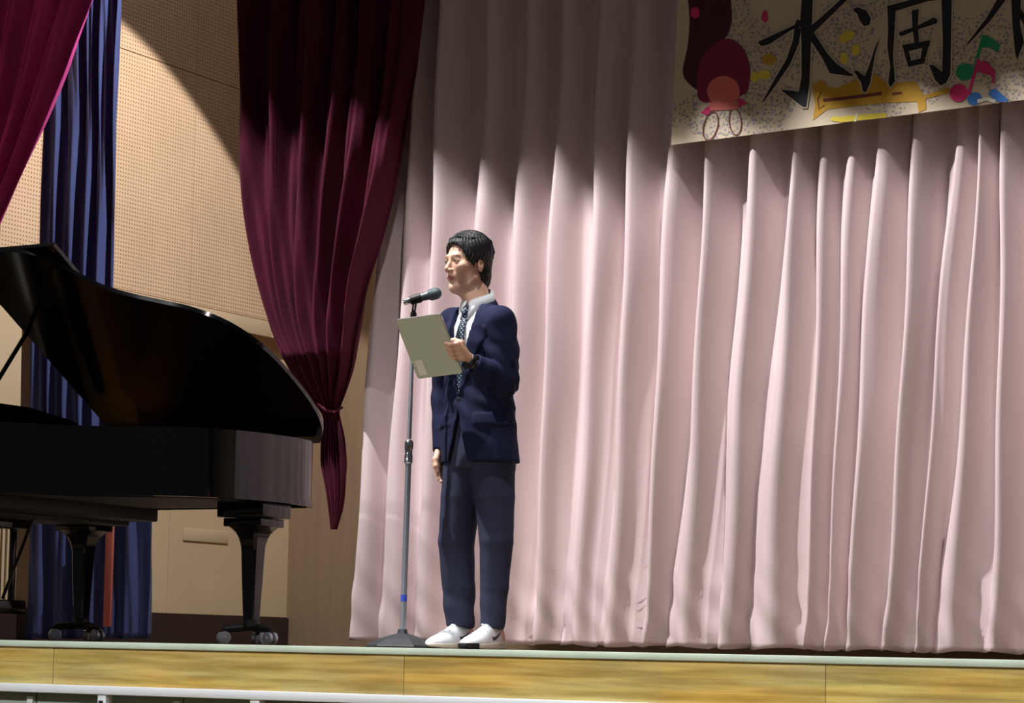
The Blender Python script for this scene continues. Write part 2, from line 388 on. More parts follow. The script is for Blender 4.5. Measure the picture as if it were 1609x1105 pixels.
# ---------------------------------------------------------------- banner
YN = 1.735
BA = U(1055, 228, 1, YN); BB = U(1609, 157, 1, YN); BT = U(1066, -8, 1, YN)
bx_ = (BB-BA).normalized()
def paper_mat():
    m = mat('banner_paper', (206, 190, 166), 0.8, var=0.08, vscale=(4, 4, 4)); nt = m.node_tree; b = nt.nodes['Principled BSDF']
    src = b.inputs['Base Color'].links[0].from_socket
    tc = nt.nodes.new('ShaderNodeTexCoord')
    vo = nt.nodes.new('ShaderNodeTexVoronoi'); vo.inputs['Scale'].default_value = 62
    nt.links.new(tc.outputs['Object'], vo.inputs['Vector'])
    dots = math_node(nt, 'LESS_THAN', vo.outputs['Distance'], 0.42)
    nz = nt.nodes.new('ShaderNodeTexNoise'); nz.inputs['Scale'].default_value = 2.6; nt.links.new(tc.outputs['Object'], nz.inputs['Vector'])
    msk = math_node(nt, 'GREATER_THAN', nz.outputs['Fac'], 0.52)
    f = math_node(nt, 'MULTIPLY', math_node(nt, 'MULTIPLY', dots, msk), 0.6)
    rp = nt.nodes.new('ShaderNodeValToRGB'); rp.color_ramp.interpolation = 'CONSTANT'
    cols = [(96, 84, 150), (60, 110, 100), (120, 96, 160), (84, 84, 100), (170, 120, 150), (90, 120, 90)]
    rp.color_ramp.elements[0].color = (*lin(cols[0]), 1); rp.color_ramp.elements[1].position = .9; rp.color_ramp.elements[1].color = (*lin(cols[5]), 1)
    for i in range(1, 5):
        e = rp.color_ramp.elements.new(i/5); e.color = (*lin(cols[i]), 1)
    sp = nt.nodes.new('ShaderNodeSeparateColor'); nt.links.new(vo.outputs['Color'], sp.inputs[0]); nt.links.new(sp.outputs[0], rp.inputs[0])
    mx = nt.nodes.new('ShaderNodeMix'); mx.data_type = 'RGBA'
    nt.links.new(f, mx.inputs[0]); nt.links.new(src, mx.inputs[6]); nt.links.new(rp.outputs[0], mx.inputs[7])
    nt.links.new(mx.outputs[2], b.inputs['Base Color'])
    return m
MT['paper'] = paper_mat()
def ink(n, c): return mat('ink_'+n, c, 0.75)
INK = dict(black=ink('black', (30, 28, 34)), halo=ink('pale', (206, 194, 172)), green=ink('green', (36, 150, 104)), pink=ink('pink', (214, 46, 112)),
           blue=ink('blue', (56, 118, 196)), ochre=ink('ochre', (196, 150, 40)), brown=ink('brown', (110, 52, 40)), yellow=ink('yellow', (226, 206, 70)),
           maroon=ink('maroon', (70, 18, 38)), wine=ink('wine', (128, 22, 66)), salmon=ink('salmon', (222, 120, 110)), skyblue=ink('skyblue', (140, 160, 200)), white=ink('white', (226, 220, 206)))
bw = 2.9
TL = BT; up_b = (BT-BA)
Q = [BA, BA+bx_*bw, BA+bx_*bw+up_b*4.0, BA+up_b*4.0]
g = G(); nx, nz_ = 60, 16; V = []
for j in range(nz_+1):
    for i in range(nx+1):
        V.append(BA+bx_*(bw*i/nx)+up_b*(3.6*j/nz_))
g.add(V, [(j*(nx+1)+i, j*(nx+1)+i+1, (j+1)*(nx+1)+i+1, (j+1)*(nx+1)+i) for j in range(nz_) for i in range(nx)])
ban = mesh('banner', g.V, g.F, MT['paper'], None, False, label='hand-painted paper banner with big black brushed characters, upper right', cat='banner')
md = ban.modifiers.new('t', 'SOLIDIFY'); md.thickness = .003; md.offset = 1
def poly(pts, scale):                    # px outline on the banner plane
    o7 = scale == 7
    return [((1040 if o7 else 1300)+p[0]/4.604, p[1]/4.604) for p in pts]
def inflate(pts, d):
    n = len(pts); A = sum(pts[i][0]*pts[(i+1) % n][1]-pts[(i+1) % n][0]*pts[i][1] for i in range(n)); sg = 1 if A > 0 else -1
    out = []
    for i in range(n):
        p0 = Vector(pts[i-1]); p1 = Vector(pts[i]); p2 = Vector(pts[(i+1) % n])
        e1 = (p1-p0).normalized(); e2 = (p2-p1).normalized(); nn = Vector((e1.y+e2.y, -(e1.x+e2.x)))*sg
        out.append(tuple(p1+nn.normalized()*d if nn.length > 1e-6 else p1))
    return out
def paint(name, polys, m, lift, parent=ban):
    if name.startswith('painted') and len(polys) > 1:
        for iq, q in enumerate(polys): paint(name, [q], m, lift+iq*.08, parent)
        return
    V = []; Fc = []
    for ip, P_ in enumerate(polys):
        n = len(V); V += [U(x, y, 1, YN-.004-lift*.0007-ip*.00005) for x, y in P_]; Fc.append(tuple(range(n, n+len(P_))))
    o = mesh(name, V, Fc, m, parent, False)
    bm = bmesh.new(); bm.from_mesh(o.data); bmesh.ops.triangulate(bm, faces=bm.faces)
    for f in bm.faces:
        if f.normal.y > 0: f.normal_flip()
    bm.to_mesh(o.data); bm.free(); return o
def ellp(cx, cy, a, b, n=20, rot=0):
    return [(cx+a*math.cos(t)*math.cos(rot)-b*math.sin(t)*math.sin(rot), cy+a*math.cos(t)*math.sin(rot)+b*math.sin(t)*math.cos(rot)) for t in [2*math.pi*i/n for i in range(n)]]
def stroke(pts, w):
    L = []; Rr = []
    for i, p in enumerate(pts):
        a = Vector(pts[max(i-1, 0)]); b = Vector(pts[min(i+1, len(pts)-1)]); d = (b-a).normalized(); n = Vector((-d.y, d.x))*w/2
        L.append(tuple(Vector(p)+n)); Rr.append(tuple(Vector(p)-n))
    return L+Rr[::-1]
g1 = [poly(p, 7) for p in (
    [(1025, -170), (1090, -190), (1092, 0), (1085, 180), (1075, 400), (1068, 600), (1045, 775), (1020, 775), (865, 655), (870, 648), (930, 655), (990, 662), (1010, 560), (1010, 300), (1000, 150)],
    [(690, 305), (720, 290), (960, 180), (975, 140), (1010, 150), (1000, 200), (940, 215), (780, 320), (720, 335)],
    [(960, 205), (1008, 205), (990, 320), (925, 470), (800, 650), (732, 742), (725, 738), (800, 600), (900, 430), (945, 300)],
    [(1075, 190), (1150, 125), (1290, 0), (1350, -50), (1400, -60), (1197, 140), (1110, 225), (1085, 250)],
    [(1085, 215), (1197, 385), (1257, 455), (1387, 545), (1377, 553), (1215, 530), (1160, 420), (1080, 300)])]
g2 = [poly(p, 8) for p in (
    [(180, 70), (215, 50), (280, 75), (315, 130), (305, 180), (265, 190), (235, 150), (215, 100)],
    [(150, -90), (260, -70), (300, -30), (270, -10), (190, -50)],
    [(375, 275), (340, 420), (310, 600), (280, 670), (255, 660), (245, 600), (190, 515), (215, 510), (270, 550), (300, 480), (350, 330)],
    [(430, 45), (560, 10), (700, -30), (880, -50), (880, -10), (720, 10), (495, 80), (480, 100), (440, 80)],
    [(435, 60), (495, 70), (485, 250), (475, 400), (490, 590), (455, 635), (440, 600), (455, 480), (435, 350), (440, 200)],
    [(825, -30), (900, -40), (895, 300), (890, 540), (860, 600), (820, 620), (780, 580), (735, 470), (770, 470), (830, 520), (835, 300)],
    [(515, 235), (640, 190), (770, 125), (800, 145), (790, 170), (650, 215), (540, 262), (520, 255)],
    [(610, 75), (660, 65), (655, 200), (665, 305), (630, 310), (615, 200)],
    [(540, 325), (745, 290), (738, 335), (582, 372)], [(540, 325), (585, 345), (612, 470), (585, 485)],
    [(590, 443), (700, 415), (700, 460), (585, 485)], [(745, 290), (700, 460), (672, 440), (690, 320)])]
g3 = [poly(p, 8) for p in (
    [(1260, -60), (1330, -80), (1290, 0), (1180, 150), (1010, 330), (1005, 322), (1150, 130)],
    [(1320, -200), (1400, -200), (1400, -10), (1395, 180), (1423, 310), (1400, 360), (1375, 430), (1360, 400), (1340, 200)],
    [(1150, -90), (1560, -150), (1570, -100), (1160, -40)], [(1400, 60), (1470, 180), (1580, 300), (1560, 330), (1450, 240), (1395, 130)])]
P8 = lambda p: poly(p, 8)
P7 = lambda p: poly(p, 7)
paint('painted_horn', [P8([(-110, 600), (60, 640), (330, 520), (430, 600), (640, 590), (700, 690), (880, 630), (885, 670), (710, 715), (715, 790), (660, 815), (650, 735), (400, 745), (0, 790), (-105, 870), (-90, 760)])], INK['ochre'], 1)
paint('painted_outline', [P8(stroke([(-30, 725), (90, 715), (250, 695), (395, 675)], 24)), P8(stroke([(-45, 670), (-70, 720), (-60, 790), (-20, 760)], 9)), P8(stroke([(470, 680), (540, 672)], 18))], INK['brown'], 2)
paint('painted_splash', [P8(ellp(140, 265, 62, 34, rot=-.5)), P8(ellp(205, 360, 30, 40)), P8(ellp(120, 420, 28, 42)), P8([(20, 870), (120, 840), (420, 815), (430, 850), (100, 885)]),
      P7(ellp(740, 540, 46, 34)), P7(ellp(670, 560, 30, 36)), P7(ellp(1260, 860, 40, 18))], INK['yellow'], 2)
paint('painted_splash', [P7(ellp(775, 430, 50, 42)), P7(ellp(1150, 640, 46, 60))], INK['ochre'], 2)
paint('painted_splash', [P7(ellp(240, 92, 34, 40)), P7(ellp(745, 120, 20, 46)), P7([(280, 815), (345, 760), (350, 820), (320, 832)]), P7([(545, 700), (620, 745), (550, 780)])], INK['pink'], 3)
paint('painted_patch', [P7(catmull([(205, -160), (470, -150), (500, 20), (505, 150), (470, 260), (380, 330), (300, 430), (280, 640), (200, 610), (150, 520), (185, 340), (200, 150)], 4, True))], INK['maroon'], 2)
paint('painted_patch', [P7(catmull([(430, 285), (560, 320), (630, 450), (632, 600), (580, 690), (300, 740), (255, 600), (290, 420)], 5, True))], INK['wine'], 3)
paint('painted_patch', [P7(ellp(445, 660, 118, 110, 28)), P7([(340, 740), (560, 740), (545, 790), (350, 800)])], INK['salmon'], 4)
paint('painted_loop', [P7(stroke(ellp(352, 912, 50, 104, 24, .25)+[ellp(352, 912, 50, 104, 24, .25)[0]], 8)), P7(stroke(ellp(530, 880, 44, 96, 24, -.1)+[ellp(530, 880, 44, 96, 24, -.1)[0]], 8))], INK['brown'], 3)
paint('painted_note', [P8(ellp(995, 520, 66, 62, rot=-.4)), P8([(1035, 560), (1118, 255), (1140, 262), (1058, 570)]), P8([(1125, 255), (1180, 270), (1250, 325), (1232, 385), (1180, 345), (1115, 345)])], INK['green'], 3)
paint('painted_note', [P8(ellp(950, 672, 68, 64, rot=-.4)), P8([(1008, 690), (1085, 420), (1105, 430), (1030, 690)]), P8([(1085, 450), (1150, 443), (1212, 510), (1208, 600), (1192, 605), (1185, 545), (1120, 530), (1070, 510)])], INK['pink'], 4)
paint('painted_note', [P8(ellp(1065, 715, 54, 46, rot=-.4)), P8([(1215, 638), (1305, 718), (1300, 738), (1235, 738), (1162, 680), (1185, 650)])], INK['blue'], 3)
paint('painted_note', [P8(stroke([(1085, 735), (1150, 715), (1215, 735)], 26)), P8(stroke([(200, 880), (215, 820)], 14))], INK['white'], 4)
for nm, gg in (('character', g1), ('character', g2), ('character', g3)):
    c_ = paint(nm, gg, INK['black'], 6)
    paint('pale_edge', [inflate(p, 2.3) for p in gg], INK['halo'], 5, c_)

# ---------------------------------------------------------------- grand piano
PX0, PY0, RIM = -3.235, 0.52, 0.985
LEN = 1.75
tail = catmull([(.55, -.725), (.70, -.715), (.83, -.66), (.93, -.53), (1.02, -.43), (1.14, -.36), (1.28, -.30), (1.42, -.24), (1.54, -.15), (1.62, -.03), (1.665, .12), (1.68, .30), (1.675, .47), (1.64, .62), (1.57, .725)], 5)
tail = [(p[0]-(.035*(p[0]-.5)/1.18), p[1]) for p in tail]
OUT = [(0, -.725), (.25, -.725)]+[tuple(p) for p in tail]+[(.6, .725), (0, .725)]
def offs(pts, d):
    n = len(pts); out = []
    for i in range(n):
        p0 = Vector(pts[i-1]); p1 = Vector(pts[i]); p2 = Vector(pts[(i+1) % n])
        e1 = (p1-p0).normalized(); e2 = (p2-p1).normalized()
        n1 = Vector((e1.y, -e1.x)); n2 = Vector((e2.y, -e2.x)); nn = (n1+n2); 
        k = nn.length_squared/2
        out.append(tuple(p1+nn*(d/max(k, .4))))
    return out
piano = empty('grand_piano', (PX0, PY0, 0), 0, label='glossy black grand piano with its lid raised, left side of the stage', cat='piano')
def ring(outer, inner, z0, z1):
    n = len(outer); V = [(*p, z0) for p in outer]+[(*p, z1) for p in outer]+[(*p, z0) for p in inner]+[(*p, z1) for p in inner]
    Fc = []
    for i in range(n):
        j = (i+1) % n
        Fc += [(i, j, n+j, n+i), (2*n+j, 2*n+i, 3*n+i, 3*n+j), (n+i, n+j, 3*n+j, 3*n+i), (j, i, 2*n+i, 2*n+j)]
    return V, Fc
g = G(); g.add(*ring(OUT, offs(OUT, -.05), .675, RIM)); g.build('rim', MT['black'], piano, sharp=50)
g = G(); g.add(*ring(offs(OUT, .006), offs(OUT, -.02), .668, .69)); g.build('rim_moulding', MT['black'], piano, sharp=50)
G().prism(offs(OUT, -.05), .80, .82).build('soundboard', MT['bronze'], piano, sharp=40)
g = G()
g.box((.31, .02, .645), (.62, 1.38, .075), .01); g.box((.30, .02, .60), (.34, 1.30, .03), .008)
g.prism(offs(OUT, -.12), .668, .69)
g.build('bottom_frame', MT['blackmatte'], piano)
g = G(); g.box((-.16, 0, .66), (.34, 1.45, .04), .006)
for s in (-1, 1): g.box((-.14, s*.70, .74), (.36, .05, .15), .02)
g.build('key_bed', MT['black'], piano)
ks = G().box((-.2, 0, .70), (.15, 1.23, .022), .003).build('white_keys', mat('ivory', (235, 232, 222), .3), piano)
bk = G()
for i in range(50):
    if i % 7 in (2, 6): continue
    bk.box((-.15, -.6+i*.0243, .718), (.09, .011, .014), .002)
bk.build('black_keys', MT['black'], piano)
G().box((-.02, 0, .80), (.04, 1.35, .18), .008).build('fallboard', MT['black'], piano)
# music desk lying behind the fallboard, seen above the rim
g = G(); pts = [(-.52, 0), (.42, 0), (.42, .06), (.40, .10), (.32, .125), (-.02, .16), (-.30, .16), (-.48, .13), (-.52, .08)]
n = len(pts); th = .02; V = []
for t_ in (0, th):
    for (a, b) in pts: V.append((.30+b*.25+t_, a+.02, .975+b*.97))
g.add(V, [tuple(range(n)), tuple(range(2*n-1, n-1, -1))]+[(i, (i+1) % n, n+(i+1) % n, n+i) for i in range(n)])
g.build('music_desk', MT['black'], piano)
# lid: turns on the straight far side
lid_e = bpy.data.objects.new('lid', None)
AL = R(32); x_l = .36
def lidpt(x, y, t):           # x along, y from outline, t height above lid plane
    w = .745-y; c, s_ = math.cos(AL), math.sin(AL)
    return (x, .745-w*c+t*s_, RIM+.012+w*s_+t*c)
O2 = offs(OUT, .038)
O2 = [(max(p[0], x_l), p[1]) for p in O2]
seen = []; 
for p in O2:
    if not seen or (abs(p[0]-seen[-1][0])+abs(p[1]-seen[-1][1])) > 1e-4: seen.append(p)
O2 = seen; n = len(O2)
V = [lidpt(x, y, 0) for x, y in O2]+[lidpt(x, y, .022) for x, y in O2]
lid = G().add(V, [(i, (i+1) % n, n+(i+1) % n, n+i) for i in range(n)]+[tuple(range(n)), tuple(range(2*n-1, n-1, -1))]).build('lid', MT['black'], piano, sharp=40)
fl = [(x_l, -.745), (x_l+.56, -.745), (x_l+.56, .735), (x_l, .735)]
V = [lidpt(x, y, .026) for x, y in fl]+[lidpt(x, y, .046) for x, y in fl]
G().add(V, [(i, (i+1) % 4, 4+(i+1) % 4, 4+i) for i in range(4)]+[(0, 1, 2, 3), (7, 6, 5, 4)]).build('lid_flap', MT['black'], piano)
for y_ in (-.5, 0, .5):
    G().tube([lidpt(x_l-.012, y_-.04, .024), lidpt(x_l-.012, y_+.04, .024)], .007, 8).build('hinge', MT['brass'], lid)
g = G(); g.tube([(.34, -.42, RIM-.03), lidpt(.38, -.19, -.004)], .011, 10); g.build('prop_stick', MT['black'], piano)
# legs
def leg(x, y):
    g = G()
    g.box((x, y, .635), (.27, .23, .075), .008)
    g.box((x, y, .575), (.22, .19, .04), .006)
    secs = [(.56, .20), (.545, .165), (.525, .130), (.50, .108), (.47, .094), (.44, .088), (.30, .078), (.17, .066), (.115, .062)]
    V = []; Fc = []
    for (z, w) in secs:
        h = w/2; b_ = .012
        V += [(x+a*h, y+b*h, z) for a, b in ((-1, -.75), (-.75, -1), (.75, -1), (1, -.75), (1, .75), (.75, 1), (-.75, 1), (-1, .75))]
    for i in range(len(secs)-1):
        for k in range(8): Fc.append((i*8+k, (i*8+(k+1) % 8), ((i+1)*8+(k+1) % 8), (i+1)*8+k))
    Fc += [tuple(range(8)), tuple(range((len(secs)-1)*8, len(secs)*8))]
    g.add(V, Fc)
    o = g.build('leg', MT['black'], piano, sharp=30)
    c = G(); c.lathe((x, y, .115), (0, 0, -1), [(-.01, .025), (0, .04), (.03, .045), (.035, .02), (.05, .02)], 16)
    for k in range(3):
        t = R(90+120*k+20); e = Vector((x+math.cos(t)*.13, y+math.sin(t)*.13, 0))
        c.tube([(x, y, .085), (e.x, e.y, .072)], [.02, .017], 8, )
        c.tube([(e.x, e.y, .075), (e.x, e.y, .045)], .013, 8)
    tr = c.build('trolley', MT['blackmatte'], o)
    for k in range(3):
        t = R(90+120*k+20); e = Vector((x+math.cos(t)*.13, y+math.sin(t)*.13, 0)); d = Vector((-math.sin(t), math.cos(t), 0))
        w = G()
        for s in (-1, 1): w.lathe(Vector((e.x, e.y, .031))+d*s*.017, d*s, [(-.009, .026), (-.007, .03), (.007, .03), (.009, .025), (.009, .008), (.012, .006)], 20)
        w.build('caster_wheel', MT['darkchrome'], o)
leg(.25, .58); leg(.25, -.56); leg(1.48, .34)
# pedal lyre
ly_ = G()
ly_.box((.22, 0, .57), (.10, .30, .06), .008); ly_.box((.22, 0, .16), (.12, .26, .07), .01)
for s in (-1, 1): ly_.box((.22, s*.085, .37), (.03, .025, .38), .004)
ly_.tube([(.24, 0, .2), (.42, .0, .60)], .008, 8)
lyo = ly_.build('pedal_lyre', MT['black'], piano)
g = G()
for s in (-.035, 0, .035): g.tube([(.22, s, .18), (.22, s, .56)], .0055, 8)
g.build('pedal_rods', MT['brass'], lyo)
for s in (-.06, 0, .06):
    G().box((.08, s, .115), (.16, .024, .014), .005).build('pedal', MT['brass'], lyo)

# ---------------------------------------------------------------- microphone stand
DS = 9.95
b0 = UD(632, 1014, DS); b0.z = 0
tp = UD(650, 486, DS)
stand = empty('microphone_stand', b0, 0, label='chrome microphone stand on a black cast base in front of the man', cat='stand')
lean = (tp-b0); LT = tp.z
def sp_(z): return lean*(z/LT)
g = G(); n = 6
prof = [(.150, 0.0), (.152, .006), (.148, .012), (.095, .036), (.045, .052), (.022, .058), (.018, .075)]
V = []; Fc = []
for (r_, z) in prof:
    for k in range(n):
        t = 2*math.pi*k/n+.35; V.append((r_*math.cos(t), r_*math.sin(t), z))
for i in range(len(prof)-1):
    for k in range(n): Fc.append((i*n+k, i*n+(k+1) % n, (i+1)*n+(k+1) % n, (i+1)*n+k))
Fc += [tuple(range(n)), tuple(range((len(prof)-1)*n, len(prof)*n))]
g.add(V, Fc); g.build('base', MT['base'], stand, smooth=False)
zc0, zc1 = (UD(638, 727, DS)).z, (UD(638, 690, DS)).z
G().tube([sp_(.06), sp_(zc0)], .0125, 16).build('lower_pole', MT['darkchrome'], stand)
G().lathe(sp_(zc0-.004), lean, [(0, .014), (.004, .0175), (.03, .0175), (.034, .0155), (.055, .0155), (.06, .0175), (.088, .0175), (.096, .011)], 20).build('clutch', MT['chrome'], stand)
G().tube([sp_(zc1), sp_(LT-.03)], .0085, 14).build('upper_pole', MT['darkchrome'], stand)
zt = UD(633, 940, DS).z
G().tube([sp_(zt-.013), sp_(zt+.013)], .0132, 16).build('blue_tape', MT['tape'], stand, label='band of blue tape')
ma = UD(635, 475, DS-.02)-b0; mb = UD(690, 460, DS-.02)-b0; md_ = (mb-ma).normalized()
cc = ma+md_*.045
g = G(); g.lathe(sp_(LT-.035), lean, [(0, .009), (.004, .013), (.02, .013), (.024, .008), (.03, .008)], 14)
top_ = sp_(LT-.01)
for s in (-1, 1):
    q = Vector((0, s*.009, 0)); g.tube([top_+q, cc+q-Vector((0, 0, .018))], .004, 8)
g.lathe(cc-md_*.02, md_, [(0, .016), (.002, .0185), (.045, .020), (.047, .017)], 18)
g.build('microphone_clip', MT['blackmatte'], stand)
mic = empty('microphone', b0+ma, 0, label='silver-ended grey microphone clipped on the stand, aimed at the man', cat='microphone')
LM = (mb-ma).length
G().lathe((0, 0, 0), md_, [(-.004, .006), (-.003, .011), (.0, .0125), (.030, .0135), (.032, .0135)], 20).build('connector_end', MT['chrome'], mic)
G().lathe(md_*.031, md_, [(0, .013), (.004, .0135), (LM-.031-.045, .0175), (LM-.031-.038, .019)], 22).build('handle', MT['micbody'], mic)
G().lathe(md_*(LM-.042), md_, [(0, .019), (.003, .0235), (.012, .0245), (.014, .0235), (.026, .0245), (.038, .022), (.046, .016), (.051, .008), (.0525, .0)], 24).build('grille', MT['micgrill'], mic)
G().lathe(md_*(LM-.046), md_, [(0, .017), (.002, .021), (.006, .021), (.008, .018)], 22).build('collar', MT['chrome'], mic)

# ---------------------------------------------------------------- the man: distance fields turned into smooth meshes
TH = R(-10)
def L(px, py, tow=0.0):
    p = UD(px, py, 10-tow); return np.array(Matrix.Rotation(-TH, 3, 'Z') @ p, float)
def cap(P, a, b, ra, rb=None):
    rb = ra if rb is None else rb; a = np.asarray(a, float); b = np.asarray(b, float); d = b-a
    t = np.clip(((P-a)@d)/max(d@d, 1e-9), 0, 1)
    return np.linalg.norm(P-a-t[..., None]*d, axis=-1)-(ra+(rb-ra)*t)
def ell(P, c, r, rot=None):
    q = P-np.asarray(c, float)
    if rot is not None: q = q@rot
    r = np.asarray(r, float); k0 = np.linalg.norm(q/r, axis=-1); k1 = np.linalg.norm(q/(r*r), axis=-1)
    return k0*(k0-1)/np.maximum(k1, 1e-6)
def smin(a, b, k):
    h = np.clip(.5+.5*(b-a)/k, 0, 1); return b+(a-b)*h-k*h*(1-h)
def smax(a, b, k): return -smin(-a, -b, k)
def rotm(rx=0, ry=0, rz=0):
    return np.array(Matrix.Rotation(rz, 3, 'Z') @ Matrix.Rotation(ry, 3, 'Y') @ Matrix.Rotation(rx, 3, 'X'))
def rbox(P, c, h, r, M_=None):
    q = P-np.asarray(c, float)
    if M_ is not None: q = q@M_
    q = np.abs(q)-(np.asarray(h, float)-r)
    return np.linalg.norm(np.maximum(q, 0), axis=-1)+np.minimum(q.max(-1), 0)-r
def stack(P, tab):
    """elliptical sections: z, half width, half depth, centre x, centre y"""
    T = np.array(tab, float); z = P[..., 2]; v = [np.interp(z, T[:, 0], T[:, i]) for i in range(1, 5)]
    q = np.sqrt(((P[..., 0]-v[2])/v[0])**2+((P[..., 1]-v[3])/v[1])**2)
    return (q-1)*np.minimum(v[0], v[1])*.9
def surf(fn, lo, hi, h):
    """naive surface nets"""
    ax = [np.arange(lo[i], hi[i]+h, h) for i in range(3)]
    X, Y, Z = np.meshgrid(*ax, indexing='ij'); P = np.stack([X, Y, Z], -1)
    f = np.empty(X.shape)
    for i in range(X.shape[0]): f[i] = fn(P[i])
    ins = f < 0; n = f.shape
    corners = [(i, j, k) for i in (0, 1) for j in (0, 1) for k in (0, 1)]
    sl = lambda A, c: A[c[0]:n[0]-1+c[0], c[1]:n[1]-1+c[1], c[2]:n[2]-1+c[2]]
    cnt = sum(sl(ins, c).astype(int) for c in corners)
    act = np.argwhere((cnt > 0) & (cnt < 8)); idx = -np.ones((n[0]-1, n[1]-1, n[2]-1), int)
    idx[tuple(act.T)] = np.arange(len(act))
    acc = np.zeros((len(act), 3)); num = np.zeros(len(act))
    for c in corners:
        for a in range(3):
            if c[a]: continue
            d = list(c); d[a] = 1
            fa = f[tuple((act+c).T)]; fb = f[tuple((act+d).T)]; m = (fa < 0) != (fb < 0)
            t = np.where(m, fa/np.where(m, fa-fb, 1), 0); p = np.tile(np.array(c, float), (len(act), 1)); p[:, a] += t
            acc[m] += p[m]; num[m] += 1
    V = (act+acc/num[:, None])*h+np.array([a_[0] for a_ in ax])
    Q = []
    for a in range(3):
        b, c = (a+1) % 3, (a+2) % 3
        s0 = [slice(None)]*3; s1 = [slice(None)]*3; s0[a] = slice(0, n[a]-1); s1[a] = slice(1, n[a])
        A = ins[tuple(s0)]; B = ins[tuple(s1)]; e = np.argwhere(A != B)
        e = e[(e[:, b] > 0) & (e[:, c] > 0) & (e[:, b] < n[b]-1) & (e[:, c] < n[c]-1)]
        def g(db, dc):
            q = e.copy(); q[:, b] -= db; q[:, c] -= dc; return idx[tuple(q.T)]
        q = np.stack([g(1, 1), g(0, 1), g(0, 0), g(1, 0)], 1); fl = ~A[tuple(e.T)]
        q[fl] = q[fl][:, ::-1]; Q.append(q)
    return V, np.concatenate(Q)
def relax(V, Q, it=1, w=.5):
    for _ in range(it):
        S_ = np.zeros_like(V); N = np.zeros(len(V))
        for a in range(4):
            i, j = Q[:, a], Q[:, (a+1) % 4]
            np.add.at(S_, i, V[j]); np.add.at(N, i, 1); np.add.at(S_, j, V[i]); np.add.at(N, j, 1)
        V = V*(1-w)+w*S_/np.maximum(N, 1)[:, None]
    return V
def fmesh(name, VQ, m, parent, slots=None, it=1, **k):
    V, Q = VQ; V = relax(V, Q, it)
    me = bpy.data.meshes.new(name); me.from_pydata(V.tolist(), [], Q.tolist()); me.update()
    o = bpy.data.objects.new(name, me); COL.objects.link(o); o.parent = parent
    for mm in (m if isinstance(m, list) else [m]): me.materials.append(mm)
    if slots is not None:
        c = V[Q].mean(1); me.polygons.foreach_set('material_index', slots(c).astype(np.int32))
    shade(o, True); return props(o, **k)

MT.update(
    skin=mat('skin', (228, 182, 158), 0.5, var=0.06, vscale=(30, 30, 30)),
    lip=mat('lips', (178, 112, 104), 0.5),
    hair=mat('black_hair', (20, 19, 24), 0.5, var=0.3, vscale=(90, 90, 12), bump=0.6, bscale=(260, 260, 20), bdist=0.004),
    suit=mat('navy_suit_cloth', (28, 34, 64), 0.85, spec=0.2, bump=0.08, bscale=(40, 40, 40), bdist=0.004),
    trouser=mat('dark_navy_trouser_cloth', (58, 62, 86), 0.85, spec=0.2, bump=0.08, bscale=(30, 30, 20), bdist=0.004),
    shirt=mat('white_shirt_cloth', (244, 248, 255), 0.7),
    eyew=mat('eye_white', (222, 216, 210), 0.3), iris=mat('dark_iris', (28, 20, 18), 0.2),
    shoe=mat('white_shoe_leather', (226, 232, 240), 0.5), sole=mat('shoe_sole', (214, 206, 190), 0.6),
    peach=mat('peach_heel', (226, 178, 162), 0.6), lace=mat('shoe_lace', (236, 238, 242), 0.7),
    tab=mat('tablet_back', (204, 216, 196), 0.45, metal=0.0), tabedge=mat('tablet_edge', (206, 208, 212), 0.25, metal=0.7),
    screen=mat('tablet_screen', (14, 15, 18), 0.08), sticker=mat('sticker', (252, 252, 242), 0.6),
)
def tie_mat():
    m = mat('dotted_tie', (26, 44, 74), 0.5); nt = m.node_tree; b = nt.nodes['Principled BSDF']
    tc = nt.nodes.new('ShaderNodeTexCoord'); sp = nt.nodes.new('ShaderNodeSeparateXYZ'); nt.links.new(tc.outputs['Object'], sp.inputs[0])
    P = .017
    u = math_node(nt, 'ADD', sp.outputs[0], sp.outputs[2]); v = math_node(nt, 'SUBTRACT', sp.outputs[0], sp.outputs[2])
    a = math_node(nt, 'SUBTRACT', math_node(nt, 'FRACT', math_node(nt, 'DIVIDE', u, P)), .5)
    c = math_node(nt, 'SUBTRACT', math_node(nt, 'FRACT', math_node(nt, 'DIVIDE', v, P)), .5)
    d = math_node(nt, 'SQRT', math_node(nt, 'ADD', math_node(nt, 'MULTIPLY', a, a), math_node(nt, 'MULTIPLY', c, c)))
    mx = nt.nodes.new('ShaderNodeMix'); mx.data_type = 'RGBA'; nt.links.new(math_node(nt, 'LESS_THAN', d, .22), mx.inputs[0])
    mx.inputs[6].default_value = (*lin((22, 48, 72)), 1); mx.inputs[7].default_value = (*lin((196, 206, 206)), 1)
    nt.links.new(mx.outputs[2], b.inputs['Base Color']); return m
MT['tie'] = tie_mat()

man = empty('person', (0, 0, 0), TH, label='man in a navy suit and white sneakers reading from a tablet at the microphone', cat='person')

# ---- joints, followed from the photograph
HIP_R, HIP_L = L(731, 715, -.03), L(776, 715, .06)
KNE_R, KNE_L = L(717, 850, -.02), L(780, 850, .085)
ANK_R, ANK_L = L(723, 978, -.06), L(774, 980, .06)
SHO_R, SHO_L = L(712, 508, -.11), L(786, 505, .14)
ELB_R, WRI_R = L(697, 620, -.15), L(695, 708, -.09)
ELB_L = L(794, 600, .14)
